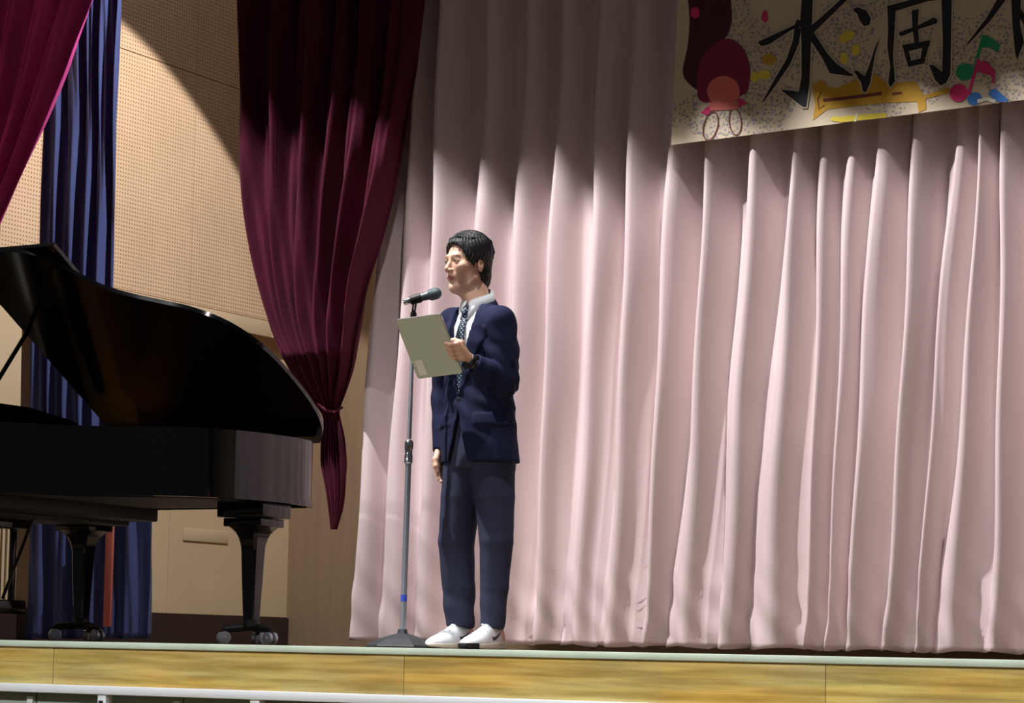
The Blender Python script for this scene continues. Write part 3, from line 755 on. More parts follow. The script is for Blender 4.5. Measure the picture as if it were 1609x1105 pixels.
# tablet frame
TRp, TLp, BRp, BLp = L(691, 492, .32), L(613, 503, .20), L(733, 586, .20), L(662, 595, .08)
ea = (TRp-TLp); A_ = np.linalg.norm(ea); ea /= A_
eb = (BRp-TRp); eb -= ea*(eb@ea); B_ = np.linalg.norm(eb); eb /= B_
B_ = .272; A_ = .215
nb = np.cross(ea, eb); 
tocam = np.array(Matrix.Rotation(-TH, 3, 'Z') @ -fh, float)
if nb@tocam < 0: nb = -nb
TC = (TRp+TLp+BRp+BLp)/4
def TB(a, b, n=0.0):                    # tablet coordinates: a to its right edge, b down, n out of its back
    return TC+ea*a+eb*b+nb*n
HE = TB(A_/2, .05)                     # where the hand grips the edge
WRI_L = TB(A_/2+.050, .095, -.006)

# ---- body: one continuous skin figure (mostly under the clothes)
HC = L(735, 417, -.005)                 # middle of the head
Rh = rotm(R(1), 0, R(-12))              # the head turns further to his right
def H(x, y, z): return HC+Rh@np.array([x, y, z])
NB = L(749, 481, .0)
def head(P):
    q = (P-HC)@Rh
    c = ell(q, (0, .012, .042), (.073, .092, .084))
    f = ell(q, (0, -.030, -.020), (.058, .061, .088))
    d = smin(c, f, .03)
    d = smin(d, cap(q, (0, -.066, -.100), (0, -.060, -.092), .020, .022), .026)
    for s in (-1, 1):
        d = smin(d, cap(q, (s*.012, -.064, -.098), (s*.048, -.002, -.056), .012, .016), .024)
        d = smin(d, ell(q, (s*.044, -.060, -.014), (.019, .021, .017)), .018)
        d = smax(d, -ell(q, (s*.050, -.052, -.062), (.014, .022, .026)), .022)
        d = smax(d, -ell(q, (s*.030, -.101, .010), (.019, .016, .013)), .014)
        d = smin(d, ell(q, (s*.031, -.0745, .009), (.0150, .0135, .0125)), .004)
    d = smin(d, cap(q, (-.030, -.082, .028), (.030, -.082, .028), .009), .014)
    d = smin(d, cap(q, (0, -.086, .014), (0, -.107, -.024), .0065, .0095), .010)
    for s in (-1, 1): d = smin(d, ell(q, (s*.011, -.097, -.030), (.0085, .010, .0075)), .006)
    d = smax(d, -cap(q, (-.006, -.106, -.037), (.006, -.106, -.037), .0025), .004)
    d = smin(d, cap(q, (-.014, -.080, -.054), (.014, -.080, -.054), .011), .014)
    for s in (-1, 1):
        d = smin(d, cap(q, (s*.003, -.0905, -.0560), (s*.022, -.0825, -.0595), .0042, .0028), .004)
        d = smin(d, cap(q, (s*.002, -.0895, -.0660), (s*.019, -.0820, -.0625), .0048, .0030), .004)
    d = smax(d, -cap(q, (-.020, -.0915, -.0612), (.020, -.0915, -.0612), .0012), .003)
    d = smax(d, -ell(q, (0, -.094, -.080), (.022, .009, .006)), .010)
    for s in (-1, 1):
        e = ell(q, (s*.076, .010, -.004), (.0075, .019, .032), rotm(R(-12), 0, s*R(22)))
        e = smax(e, -ell(q, (s*.084, .006, .0), (.006, .009, .016)), .004)
        d = smin(d, e, .008)
    n = cap(P, H(0, .028, -.055), NB+np.array([0, .012, 0]), .050, .054)
    n = smin(n, cap(P, H(0, -.040, -.105), NB+np.array([0, -.020, .0]), .018, .020), .03)
    return np.maximum(smin(d, n, .022), (NB[2]-.045)-P[..., 2])
LIPS = [(0, -.094, -.056), (0, -.092, -.067)]
def head_slots(c):
    q = (c-HC)@Rh; m = np.zeros(len(c))
    lx = np.abs(q[:, 0])
    m[(lx < .0235) & (q[:, 1] < -.083) & (q[:, 2] < -.0515-.16*lx) & (q[:, 2] > -.0715+.34*lx)] = 1
    return m
def torso(P):
    d = stack(P, [(.7, .15, .10, 0, .01), (.9, .155, .10, 0, .01), (1.05, .135, .09, 0, .012), (1.2, .14, .085, 0, .016), (1.30, .13, .06, 0, .02), (1.38, .05, .035, 0, .03)])
    zc = P[..., 2]; d = np.maximum(d, np.maximum(.80-zc, zc-1.40))
    return d
Cx = (SHO_R+SHO_L)/2; HCx = (HIP_R+HIP_L)/2
def shift(P):                            # straightens the slight lean so that sections stay upright
    z = P[..., 2:3]; t = np.clip((z-HCx[2])/(Cx[2]-HCx[2]), -.3, 1.3)
    off = np.concatenate([(HCx[0]+(Cx[0]-HCx[0])*t), (HCx[1]+(Cx[1]-HCx[1])*t), z*0], -1); off[..., 1] += .0
    return P-off

def chain(P, pts, rad, k=.008):
    d = None
    for i in range(len(pts)-1):
        c = cap(P, pts[i], pts[i+1], rad[i], rad[i+1]); d = c if d is None else smin(d, c, k)
    return d
# left hand closed on the tablet edge
def hand_left(P):
    d = None; mc = []
    for k in range(4):
        s = -.012+.0200*k
        w_ = (1.0, 1.05, 1.0, .9)[k]
        m0 = TB(A_/2+.030, s+.014, .012); p1 = TB(A_/2+.008, s+.004, .032); p2 = TB(A_/2-.010*w_, s, .026); p3 = TB(A_/2-.021*w_, s, .0135)
        mc.append(m0)
        f = chain(P, [m0, p1, p2, p3], [.0110*w_, .0100*w_, .0090*w_, .0078*w_], .004)
        d = f if d is None else smin(d, f, .0025)
    palm = None
    for m0 in mc:
        c = cap(P, m0, WRI_L+(m0-sum(mc)/4)*.35, .0135, .018); palm = c if palm is None else smin(palm, c, .012)
    d = smin(d, palm, .008)
    th = chain(P, [WRI_L+ea*-.015+eb*-.012-nb*.008, TB(A_/2+.030, .012, -.014), TB(A_/2+.002, .0, -.021), TB(A_/2-.026, -.004, -.0165)], [.017, .0145, .0115, .0095], .006)
    return smin(d, th, .009)
# right hand hanging, slightly curled
hd = (WRI_R-ELB_R); hd /= np.linalg.norm(hd)
hf = np.array([0, -1, 0.]); hf -= hd*(hf@hd); hf /= np.linalg.norm(hf); hs = np.cross(hd, hf)
if hs[0] > 0: hs = -hs                   # hs points away from the body (his right)
def hand_right(P):
    d = None; inn = -hs
    for k in range(4):
        a = WRI_R+hd*.078+hf*(.030-.020*k)
        ln = (.92, 1, .94, .76)[k]
        p1 = a+hd*.040*ln+inn*.004; p2 = p1+hd*.022*ln+inn*.010; p3 = p2+hd*.014*ln+inn*.013
        f = chain(P, [a, p1, p2, p3], [.0100, .0090, .0082, .0070], .004); d = f if d is None else smin(d, f, .002)
    p = rbox(P, WRI_R+hd*.042, (.014, .038, .045), .013, np.stack([hs, hf, hd], 1))
    d = smin(d, p, .010)
    th = chain(P, [WRI_R+hd*.02+hf*.025, WRI_R+hd*.055+hf*.050+inn*.008, WRI_R+hd*.085+hf*.052+inn*.014, WRI_R+hd*.108+hf*.046+inn*.016], [.014, .0125, .0105, .0085], .006)
    d = smin(d, th, .010)
    return smin(d, cap(P, WRI_R-hd*.06, WRI_R+hd*.01, .027, .024), .012)
def limbs(P):
    d = torso(shift(P))
    d = smin(d, chain(P, [SHO_R, ELB_R, WRI_R-hd*.02], [.045, .036, .026], .02), .03)
    d = smin(d, chain(P, [SHO_L, ELB_L, WRI_L], [.045, .036, .026], .02), .03)
    d = smin(d, chain(P, [HIP_R, KNE_R, ANK_R], [.07, .045, .033], .02), .03)
    d = smin(d, chain(P, [HIP_L, KNE_L, ANK_L], [.07, .045, .033], .02), .03)
    return smin(d, cap(P, NB-np.array([0, 0, .02]), NB+np.array([0, .022, -.10]), .036, .040), .03)
def bb(pts, m): 
    a = np.array(pts); return a.min(0)-m, a.max(0)+m
V1, Q1 = surf(lambda P: head(P), HC-np.array([.12, .14, .225]), HC+np.array([.12, .14, .145]), .0026)
V1 = relax(V1, Q1, 1, .4)
lo, hi = bb([HIP_R, HIP_L, ANK_R, ANK_L, SHO_R, SHO_L, ELB_L, ELB_R, NB], .12); hi[2] = NB[2]-.04
V2, Q2 = surf(limbs, lo, hi, .011)
lo, hi = bb([TB(A_/2, 0), WRI_L], .075); V3, Q3 = surf(hand_left, lo, hi, .0022)
lo, hi = bb([WRI_R-hd*.03, WRI_R+hd*.15], .06); V4, Q4 = surf(hand_right, lo, hi, .0025)
Vb = np.concatenate([V1, V2, V3, V4]); o1 = len(V1); o2 = o1+len(V2); o3 = o2+len(V3)
Qb = np.concatenate([Q1, Q2+o1, Q3+o2, Q4+o3])
me = bpy.data.meshes.new('body'); me.from_pydata(Vb.tolist(), [], Qb.tolist()); me.update()
body = bpy.data.objects.new('body', me); COL.objects.link(body); body.parent = man
me.materials.append(MT['skin'])
shade(body, True)
qv = (Vb-HC)@Rh; ax_ = np.abs(qv[:, 0]); fr_ = (qv[:, 1] < -.055)
def soft(d, w): return np.clip(.5-d/w, 0, 1)
lipm = soft(np.sqrt((ax_/.0235)**2+((qv[:, 2]+.0612)/.0098)**2)-1, .45)*fr_*(np.arange(len(Vb)) < o1)
brm = soft(np.abs(qv[:, 2]-(.0275+.10*(ax_-.012)-3.2*np.maximum(0, ax_-.034)**1.5*3))-.0026, .004)*soft(np.abs(ax_-.030)-.018, .01)*fr_*(np.arange(len(Vb)) < o1)*.8
for nm_, ar in (('lip_colour', lipm), ('brow_colour', brm)):
    at = me.attributes.new(nm_, 'FLOAT', 'POINT'); at.data.foreach_set('value', ar.astype(np.float32))
nt = MT['skin'].node_tree; b_ = nt.nodes['Principled BSDF']; src = b_.inputs['Base Color'].links[0].from_socket
for nm_, cc_ in (('lip_colour', (178, 108, 104)), ('brow_colour', (70, 50, 44))):
    an = nt.nodes.new('ShaderNodeAttribute'); an.attribute_name = nm_
    mx = nt.nodes.new('ShaderNodeMix'); mx.data_type = 'RGBA'; nt.links.new(an.outputs['Fac'], mx.inputs[0]); nt.links.new(src, mx.inputs[6]); mx.inputs[7].default_value = (*lin(cc_), 1)
    src = mx.outputs[2]
nt.links.new(src, b_.inputs['Base Color'])
for s in (-1, 1):
    # an eye: almond opening with dark iris, lids left to the head
    Mr = Matrix(Rh.tolist())
    V = []; Fc = []; n = 20
    def lidc(x, z, out=.0012):
        # on the eyelid bulge
        ex = (x-s*.031)/.0150; ez = (z-.009)/.0125; yy = -.0745-.0135*math.sqrt(max(0, 1-ex*ex-ez*ez)); return (x, yy-out, z)
    al = [(s*.031+.0115*math.cos(t), .0075+.0040*math.sin(t)*(1 if math.sin(t) > 0 else .75)) for t in [2*math.pi*i/n for i in range(n)]]
    V = [H(*lidc(s*.031, .0078))]+[H(*lidc(x, z)) for x, z in al]
    ey = mesh('eye', V, [(0, i+1, (i+1) % n+1) for i in range(n)], MT['eyew'], man)
    al = [(s*.031-.001+.0045*math.cos(t), .0078+.0038*math.sin(t)) for t in [2*math.pi*i/n for i in range(n)]]
    V = [H(*lidc(s*.031, .0078, .0022))]+[H(*lidc(x, z, .0018)) for x, z in al]
    mesh('iris', V, [(0, i+1, (i+1) % n+1) for i in range(n)], MT['iris'], ey)
    g = G(); g.tube([H(*lidc(s*.031+x, .0075+.0042*math.sqrt(max(0, 1-(x/.0118)**2)), .0012)) for x in np.linspace(-.0118, .0118, 9)], .0009, 6); g.build('eyelash_line', MT['iris'], ey)
# ---- hair
rngh = np.random.RandomState(3)
def hairf(P):
    q = (P-HC)@Rh-np.array([0, 0, .012])
    x, y, z = q[..., 0], q[..., 1], q[..., 2]
    d = ell(q, (0, .012, .045), (.087, .104, .090))
    d = smin(d, ell(q, (0, .050, -.045), (.066, .052, .090)), .03)
    for s in (-1, 1): d = smin(d, ell(q, (s*.060, .008, .030), (.024, .058, .050)), .02)
    # face opening
    face = ell(q, (0, -.105, -.035), (.088, .080, .110))
    face = np.minimum(face, ell(q, (.010, -.115, .030), (.058, .055, .050)))
    d = smax(d, -face, .006)
    for s in (-1, 1):
        e = ell(q, (s*.085, -.004, -.036), (.026, .034, .040)); d = smax(d, -e, .006)
        d = smin(d, cap(q, (s*.070, -.030, .012), (s*.071, -.022, -.028), .009, .003), .008)
    d = smax(d, -ell(q, (0, -.03, -.10), (.07, .055, .08)), .01)
    st = np.sin(np.arctan2(x, y+.02)*34+z*30+3*np.sin(z*60))*.0016+np.sin(np.arctan2(x, y+.02)*61-z*40)*.0008
    return d+st
Vh, Qh = surf(hairf, HC-np.array([.13, .15, .16]), HC+np.array([.13, .15, .16]), .003)
hair = fmesh('hair', (Vh, Qh), MT['hair'], man, it=1)
g = G(); rl = random.Random(4)
def hs_(az, el, r=1.0):                  # on the hair shell: az from the front (+ = his left)
    cx, cy, cz = .087*r, .104*r, .090*r
    return (cx*math.cos(el)*math.sin(az), .012-cy*math.cos(el)*math.cos(az), .057+cz*math.sin(el))
for i in range(40):                      # fringe, falling from a side parting
    az = -1.25+2.5*i/39+rl.uniform(-.04, .04)
    e1 = rl.uniform(.36, .56)+.12*math.exp(-((az+.2)/.4)**2)-(.25 if i % 6 == 0 else 0)
    pts = [hs_(az*.45+.1, 1.25, .97), hs_(az*.75+.05, .85, .995), hs_(az*.95, .55, 1.005), hs_(az+.06, e1, .985), hs_(az+.18, e1-rl.uniform(.10, .24), .935)]
    g.tube([H(*p) for p in pts], [.0006, .0022, .0042, .0028, .0006], 6, .5)
for i in range(34):                      # side and nape locks
    s = -1 if i % 2 else 1; az = s*rl.uniform(1.55, 3.0); ln = rl.uniform(-.75, -.45) if abs(az) > 2 else rl.uniform(-.35, -.1)
    pts = [hs_(az*.8, 1.0), hs_(az*.93, .5, 1.015), hs_(az, 0, 1.01), hs_(az+.05, ln, .98)]
    pts.append((pts[-1][0]*.92, pts[-1][1]-.006, pts[-1][2]-(.05 if abs(az) > 2 else .015)))
    g.tube([H(*p) for p in pts], [.003, .005, .005, .0035, .001], 6, .4)
g.build('hair_locks', MT['hair'], hair)

# ---- shirt and tie
JT = [(.60, .190, .128, .006, 0), (.75, .184, .128, .004, 0), (.90, .172, .120, .002, 0), (1.02, .158, .112, 0, .004), (1.12, .160, .112, 0, .006), (1.24, .172, .114, 0, .010),
      (1.31, .172, .104, 0, .014), (1.365, .130, .082, 0, .022), (1.40, .078, .064, 0, .030), (1.43, .060, .058, 0, .034), (1.46, .056, .056, 0, .038)]
def jbody(P):
    q = shift(P); d = stack(q, JT)
    d = smin(d, cap(P, NB+np.array([.0, .02, -.035]), SHO_L+np.array([-.006, 0, .000]), .062, .054), .035)
    d = smin(d, cap(P, NB+np.array([.0, .02, -.035]), SHO_R+np.array([.006, 0, .000]), .062, .054), .035)
    return smin(d, cap(P, NB+np.array([0, .012, -.03]), NB+np.array([0, .022, -.14]), .074, .095), .03)
def shirtf(P):
    d = jbody(P)+.014
    z = P[..., 2]
    d = np.maximum(d, 1.0-z); d = np.maximum(d, z-(NB[2]-.004))
    return d
lo, hi = bb([SHO_L, SHO_R, Cx+[0, -.1, 0]], .09); lo[2] = .98; hi[2] = NB[2]+.06
shirt = fmesh('shirt', surf(shirtf, lo, hi, .0055), MT['shirt'], man)
# collar: band and two pointed wings
NR = .0600
def nk(az, z, r):                        # around the neck, az 0 = front, + = his left
    c = NB+np.array([0, .006, 0]); return np.array([c[0]+r*math.sin(az), c[1]-r*math.cos(az)*1.02, c[2]+z])
for s in (-1, 1):
    V = []; Fc = []; n = 22
    for i in range(n+1):
        t = i/n; az = s*(.10+t*3.04)
        top = .014+.066*t; fold_r = NR+.001+.002*t
        low = -.030+.055*t if t > .22 else -.018-.050*(1-t/.22)
        rr = NR+.010+(.010*(1-t/.22) if t < .22 else 0)
        V += [nk(az, top-.028, NR-.003), nk(az, top, fold_r), nk(az, (top+low)/2, (fold_r+rr)/2+.003), nk(az if t > .1 else s*(.10+.1*(1-t/.1)+t*3.04), low, rr+.004)]
    for i in range(n):
        for k in range(3): Fc.append((i*4+k, i*4+k+1, i*4+5+k, i*4+4+k))
    o = mesh('collar', V, Fc, MT['shirt'], shirt); md = o.modifiers.new('t', 'SOLIDIFY'); md.thickness = .002
from mathutils.bvhtree import BVHTree
def bvh(o):
    me_ = o.data; return BVHTree.FromPolygons([v.co for v in me_.vertices], [tuple(p.vertices) for p in me_.polygons])
BS = bvh(shirt)
def onfront(B, x, z, off, y0=-.5):
    h = B.ray_cast(Vector((x, y0, z)), Vector((0, 1, 0)))
    return np.array([x, (h[0].y if h[0] else -.1)-off, z])
FX = NB[0]; ZN = NB[2]
g = G()                                  # knot
k0_ = nk(0, -.004, NR+.004); k1_ = onfront(BS, FX, ZN-.055, .010)
V = []; Fc = []
kn = [(k0_, .0135, .008), ((k0_*.6+k1_*.4)+[0, -.007, 0], .0155, .011), ((k0_*.25+k1_*.75)+[0, -.007, 0], .0115, .010), (k1_, .008, .006)]
for (c, a, b) in kn:
    for i in range(12):
        t = 2*math.pi*i/12; V.append(c+np.array([a*math.cos(t), b*math.sin(t), 0]))
for i in range(3):
    for k in range(12): Fc.append((i*12+k, i*12+(k+1) % 12, (i+1)*12+(k+1) % 12, (i+1)*12+k))
Fc += [tuple(range(12)), tuple(range(36, 48))]
g.add(V, Fc); kn_o = (g)
tieo = g.build('tie', MT['tie'], man)
V = []; n = 16
for i in range(n+1):
    z = ZN-.048-(.34)*i/n; w = .015+.026*min(1, i/11)
    for j in range(5):
        x = FX+w*(j/2-1)*.9; V.append(onfront(BS, x, max(z, 1.02), .006+.005*(1-abs(j/2-1))))
        V[-1][2] = z
Fc = [(i*5+j, i*5+j+1, (i+1)*5+j+1, (i+1)*5+j) for i in range(n) for j in range(4)]
o = mesh('tie_blade', V, Fc, MT['tie'], tieo); md = o.modifiers.new('t', 'SOLIDIFY'); md.thickness = .003

# ---- jacket
BUT = 1.02                               # height of the closing button
def jfolds(P):
    x, y, z = P[..., 0], P[..., 1], P[..., 2]
    dl = np.linalg.norm(P-ELB_L, axis=-1); w = np.exp(-(dl/.10)**2)
    f = w*.0048*np.sin((x*.5+y*1.2+z*.9)*105+2*np.sin(z*20))
    du = np.exp(-((np.linalg.norm(P-(ELB_L*.5+SHO_L*.5), axis=-1))/.11)**2)
    f += du*.0035*np.sin((z*1.1+x*.9-y*.8)*60+1.5)
    ws = np.exp(-((z-BUT)/.13)**2)*(y < .05)
    f += ws*.0028*np.sin((z+abs(x-FX)*.55)*75+np.sin(x*30))
    f += .0018*np.sin(x*31+z*9+1)*np.sin(z*17+y*12)
    return f
def vopen(P, pad=0.0):                   # inside the front opening (V above the button, cutaway below)
    x = np.abs(P[..., 0]-FX+(P[..., 2]-ZN)*.02); z = P[..., 2]
    wv = np.interp(z, [BUT, BUT+.06, ZN-.10, ZN+.03], [0.0, .012, .056, .074])+pad
    wc = np.interp(z, [.60, .70, .84, BUT-.055], [.10, .072, .030, 0.0])+pad*0
    return np.where(z > BUT, x-wv, np.where(z < BUT-.055, x-wc, .03))
HEM = .735
hemL = L(812, 727, .1)[2]
def jacketf(P):
    z = P[..., 2]; y = P[..., 1]-(HCx[1])
    base = jbody(P)+jfolds(P)
    d = base
    inner = base+.008
    d = np.maximum(d, np.where(z < BUT+.08, -(inner), -1))            # hollow skirt
    fr = P[..., 1] < Cx[1]+.02
    op = vopen(P)
    d = np.maximum(d, np.where(fr, -op, -1))
    # lapels: a second layer beside the opening
    lapw = np.interp(z, [BUT, BUT+.05, 1.27, 1.30, 1.305, ZN+.04], [.0, .026, .076, .082, .052, .030])
    x = np.abs(P[..., 0]-FX)
    lap = np.maximum(base-.0065, np.maximum(op-lapw, np.maximum(-op, np.maximum(BUT-z, z-(ZN+.03)))))
    lap = np.where(fr, np.maximum(lap, -(base+.006)), 1)
    d = np.minimum(d, lap)
    # pocket flaps
    for s in (-1, 1):
        pk_ = np.maximum(base-.0042, rbox(P, (HCx[0]+s*.120, HCx[1]-.09, .925), (.058, .07, .024), .004)); d = np.minimum(d, pk_)
    # collar at the back of the neck
    d = np.maximum(d, z-(NB[2]-.002))
    d = np.maximum(d, -(cap(P, NB+np.array([0, .012, -.09]), NB+np.array([0, .02, .1]), .058, .060)))
    d = np.maximum(d, hemL-z+.0)
    # sleeves
    WL = WRI_L+(ELB_L-WRI_L)/np.linalg.norm(ELB_L-WRI_L)*.012
    sl = chain(P, [SHO_L, SHO_L*.5+ELB_L*.5+np.array([.003, .002, 0]), ELB_L, ELB_L*.35+WL*.65+np.array([0, 0, -.006]), WL], [.060, .059, .055, .049, .042], .010)+jfolds(P)
    e = (WL-ELB_L)/np.linalg.norm(WL-ELB_L)
    sl = np.maximum(sl, (P-WL)@e)
    WR = WRI_R+hd*.004
    sr = chain(P, [SHO_R, SHO_R*.5+ELB_R*.5+np.array([-.004, .0, 0]), ELB_R, WR], [.064, .058, .052, .040], .010)+.003*np.sin(P[..., 2]*55+P[..., 1]*30)*np.exp(-((P[..., 2]-ELB_R[2])/.12)**2)
    sr = np.maximum(sr, (P-WR)@hd)
    d = smin(d, sl, .035); d = smin(d, sr, .022)
    d = np.maximum(d, -np.maximum(cap(P, WL-e*.02, WL+e*.02, .033, .033), -((P-WL)@e+.012)))
    d = np.maximum(d, -np.maximum(cap(P, WR-hd*.02, WR+hd*.02, .031, .031), -((P-WR)@hd+.012)))
    return d
lo, hi = bb([SHO_L, SHO_R, ELB_L, ELB_R, WRI_L, WRI_R, HCx], .10); lo = np.minimum(lo, HCx-[.24, .2, 0]); hi = np.maximum(hi, HCx+[.24, .2, 0]); lo[2] = hemL-.02; hi[2] = NB[2]+.07
jacket = fmesh('jacket', surf(jacketf, lo, hi, .0056), MT['suit'], man, it=1)
V = []; Fc = []; n = 30
for i in range(n+1):
    t = i/n; az = .85+t*(2*math.pi-1.70); tt = 1-abs(2*t-1)
    V += [nk(az, -.045+.03*tt, NR+.034-.004*tt), nk(az, -.020+.046*tt, NR+.024-.006*tt), nk(az, -.012+.056*tt, NR+.014), nk(az, -.030+.04*tt, NR+.008)]
for i in range(n):
    for k in range(3): Fc.append((i*4+k, i*4+k+1, i*4+5+k, i*4+4+k))
o = mesh('collar', V, Fc, MT['suit'], jacket); md = o.modifiers.new('t', 'SOLIDIFY'); md.thickness = .004
BJ = bvh(jacket)
for z_ in (BUT-.012,):
    p = onfront(BJ, FX+.008, z_, .0); G().lathe(p+[0, .002, 0], (0, -1, 0), [(0, .009), (.003, .0095), (.005, .008)], 16).build('button', MT['blackmatte'], jacket)

# ---- trousers
def trouf(P):
    z = P[..., 2]; x = P[..., 0]; y = P[..., 1]
    q = shift(P)
    d = stack(q, [(.66, .150, .108, .004, .004), (.80, .158, .108, .004, .004), (.95, .148, .10, .0, .004), (1.0, .148, .10, 0, .004)])
    d = np.maximum(d, np.maximum(z-1.0, .73-z))
    for (h_, k_, a_, sg) in ((HIP_R, KNE_R, ANK_R, -1), (HIP_L, KNE_L, ANK_L, 1)):
        hh = h_+np.array([-sg*.006, 0, 0])
        l = chain(P, [hh, hh*.5+k_*.5, k_, k_*.45+a_*.55, a_+np.array([0, 0, .0])], ([.092, .084, .074, .068, .060] if sg < 0 else [.092, .082, .069, .058, .051]), .006)
        zz = z-a_[2]
        bag = np.exp(-((zz-.07)/.10)**2)*.0036*(1 if sg < 0 else .45)*np.sin(zz*48+sg*.8+(x*18+y*25))+np.exp(-((zz-.36)/.10)**2)*.0006*np.sin(zz*50+y*20+x*20)
        # pressed crease down the front
        l = l+bag
        l = np.maximum(l, (a_[2]-.022)-z-.10*(y-a_[1]))
        d = smin(d, l, .012)
    return d
lo, hi = bb([HIP_R, HIP_L, ANK_R, ANK_L, KNE_L, KNE_R], .10); lo = np.minimum(lo, HCx-[.2, .15, 9])*[1, 1, 0]+[0, 0, .02]; hi = np.maximum(hi, HCx+[.2, .15, 0]); hi[2] = 1.02
fmesh('trousers', surf(trouf, lo, hi, .0062), MT['trouser'], man, it=2)

# ---- watch
we = (ELB_L-WRI_L)/np.linalg.norm(ELB_L-WRI_L)
wt = G(); cw = WRI_L+we*-.004
wt.lathe(cw-we*.011, we, [(0, .0275), (.002, .0305), (.020, .0305), (.022, .0275)], 24)
wt.lathe(cw+np.array([.0, -.024, -.016]), (0, -1, -.6), [(0, .016), (.008, .017), (.010, .014)], 20)
wt.build('watch', MT['blackmatte'], man)

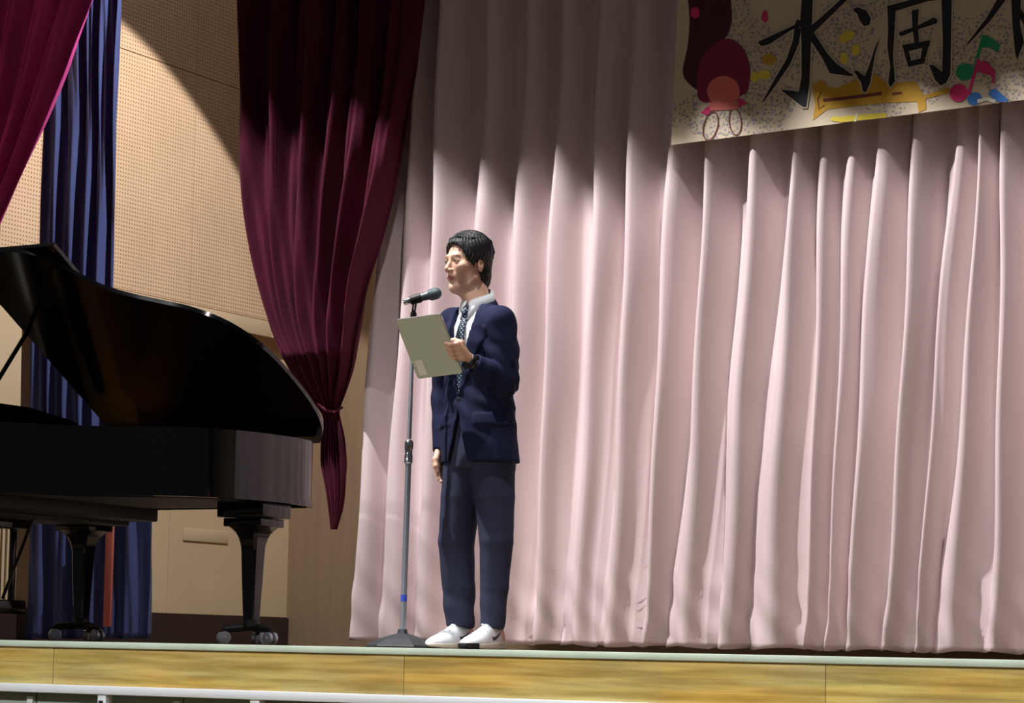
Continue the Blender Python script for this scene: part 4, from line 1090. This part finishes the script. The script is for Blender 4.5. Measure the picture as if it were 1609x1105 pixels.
# ---- shoes
def make_shoe(ank, yaw, label):
    e = bpy.data.objects.new('shoe', None); COL.objects.link(e); e.parent = man
    e.location = (ank[0], ank[1], 0); e.rotation_euler = (0, 0, yaw); e['label'] = label
    # local: toe towards -y, heel at +y .075
    def outline(y):
        return np.interp(y, [-.222, -.208, -.175, -.12, -.05, .02, .06, .078], [.012, .026, .040, .046, .040, .034, .032, .014])
    def sole(P):
        y = P[..., 1]; w = outline(y); cx = np.interp(y, [-.2, -.1, 0, .08], [.006, .004, 0, 0])
        d = np.abs(P[..., 0]-cx)-w-.003
        top = np.interp(y, [-.2, -.1, 0, .08], [.022, .024, .032, .036]); bot = np.interp(y, [-.222, -.16, .05, .08], [.008, 0, 0, .004]); d = np.maximum(d, np.maximum(-.222-y, y-.082))
        return smax(smax(d, P[..., 2]-top, .006), bot-P[..., 2], .005)*.8
    def upper(P):
        y = P[..., 1]; w = outline(y); cx = np.interp(y, [-.2, -.1, 0, .08], [.006, .004, 0, 0]); z = P[..., 2]
        hgt = np.interp(y, [-.222, -.205, -.16, -.10, -.05, -.02, .02, .06, .08], [.026, .040, .056, .074, .100, .112, .102, .100, .086])
        q = np.sqrt(((P[..., 0]-cx)/np.maximum(w, .004))**2+np.maximum(0, (z-.02)/np.maximum(hgt-.02, .01))**2.0)
        d = (q-1)*.030
        d = smax(d, .016-z, .004); d = np.maximum(d, np.maximum(-.217-y, y-.080))
        op = ell(P, (0, .022, .118), (.026, .046, .040)); d = smax(d, -op, .005)
        return d
    lo, hi = np.array([-.07, -.25, -.012]), np.array([.07, .10, .135])
    fmesh('sole', surf(sole, lo, hi, .004), MT['sole'], e)
    u = fmesh('upper', surf(upper, lo, hi, .0035), [MT['shoe'], MT['peach']], e, slots=lambda c: ((c[:, 1] > .030) & (c[:, 2] < .088)).astype(float))
    B = bvh(u)
    def side(s, y, z, off=.0016):
        h = B.ray_cast(Vector((s*.2, y, z)), Vector((-s, 0, 0))); x = h[0].x if h[0] else s*.035
        return (x+s*off, y, z)
    for s in (-1, 1):
        pts = [(-.045, .046), (-.052, .054), (-.040, .047), (.010, .058), (.062, .078), (.004, .045), (-.030, .034), (-.043, .036), (-.048, .041)]
        ring_ = pts; V = [side(s, y, z) for y, z in ring_]+[side(s, y, z, -.002) for y, z in ring_]; n = len(ring_)
        # curved check mark: fan of quads between upper and lower edge
        upx = [(a-.014, b) for a, b in ((-.042, .055), (-.034, .049), (-.020, .051), (.004, .057), (.026, .066), (.046, .076))]
        lwx = [(a-.014, b) for a, b in ((-.040, .041), (-.033, .036), (-.018, .037), (.004, .046), (.026, .058), (.046, .0758))]
        V = [side(s, y, z) for y, z in upx]+[side(s, y, z) for y, z in lwx]
        mesh('check_mark', V, [(i, i+1, 7+i, 6+i) for i in range(5)], MT['blackmatte'], e, False)
    g = G()
    for i in range(5):
        y = -.118+.020*i
        h = B.ray_cast(Vector((0, y, .3)), Vector((0, 0, -1))); z = h[0].z if h[0] else .08
        p = []
        for x in np.linspace(-.020, .020, 7):
            hh = B.ray_cast(Vector((x, y+.004*math.copysign(1, x)*(x != 0), .3)), Vector((0, 0, -1))); p.append((x, y+.15*abs(x), (hh[0].z if hh[0] else z)+.002))
        g.tube(p, .003, 8, .6)
    g.build('laces', MT['lace'], e)
    if 'left' in label:
        fmesh('dark_toe', surf(lambda P: np.maximum(np.abs(sole(P))-.002, np.maximum(P[..., 1]+.165, P[..., 2]-.040)), lo, hi, .003), MT['blackmatte'], e)  # black layer over the toe end of the left sole
    g = G(); g.tube([(0, -.025, .100), (-.010, -.038, .106), (-.016, -.052, .100), (-.004, -.044, .098), (.010, -.038, .106), (.016, -.052, .099), (0, -.028, .100)], .0022, 6); g.build('lace_bow', MT['lace'], e)
    return e
def place_shoe(px0, tow, yaw, label):
    p = L(px0, 1015, tow); make_shoe(p, yaw, label)
make_shoe(L(723, 1000, -.06), R(4), 'white sneaker on his right foot')
make_shoe(L(772, 1000, .06), R(8), 'white sneaker on his left foot')

# ---- tablet, held in the hand
Mt = Matrix((tuple(ea), tuple(eb), tuple(nb))).transposed().to_4x4(); Mt.translation = Vector(TC)
tabe = bpy.data.objects.new('tablet', None); COL.objects.link(tabe)
tabe.matrix_world = Matrix.Rotation(TH, 4, 'Z') @ Mt
props(tabe, label="large grey tablet with a pale sticker in the suited man's hand", cat='tablet')
def rr(w, h, r, n=5):
    out = []
    for cx, cy, a0 in ((w-r, h-r, 0), (-w+r, h-r, 90), (-w+r, -h+r, 180), (w-r, -h+r, 270)):
        for i in range(n+1): t = R(a0+90*i/n); out.append((cx+r*math.cos(t), cy+r*math.sin(t)))
    return out
G().prism(rr(A_/2, B_/2, .012), -.004, .0035).build('frame', MT['tabedge'], tabe, sharp=60)
G().prism(rr(A_/2-.0025, B_/2-.0025, .010), .0030, .0045).build('back', MT['tab'], tabe, sharp=60)
G().prism(rr(A_/2-.003, B_/2-.003, .010), -.0052, -.0038).build('screen', MT['screen'], tabe, sharp=60)
G().prism([(x-A_/2+.034, y+B_/2-.048) for x, y in rr(.018, .034, .002)], .0044, .0049).build('sticker', MT['sticker'], tabe, label='pale rectangular sticker in the lower corner')
G().prism([(x+A_/2-.020, y-B_/2+.020) for x, y in rr(.010, .010, .004)], .0044, .0062).build('camera_bump', MT['blackmatte'], tabe) if False else None
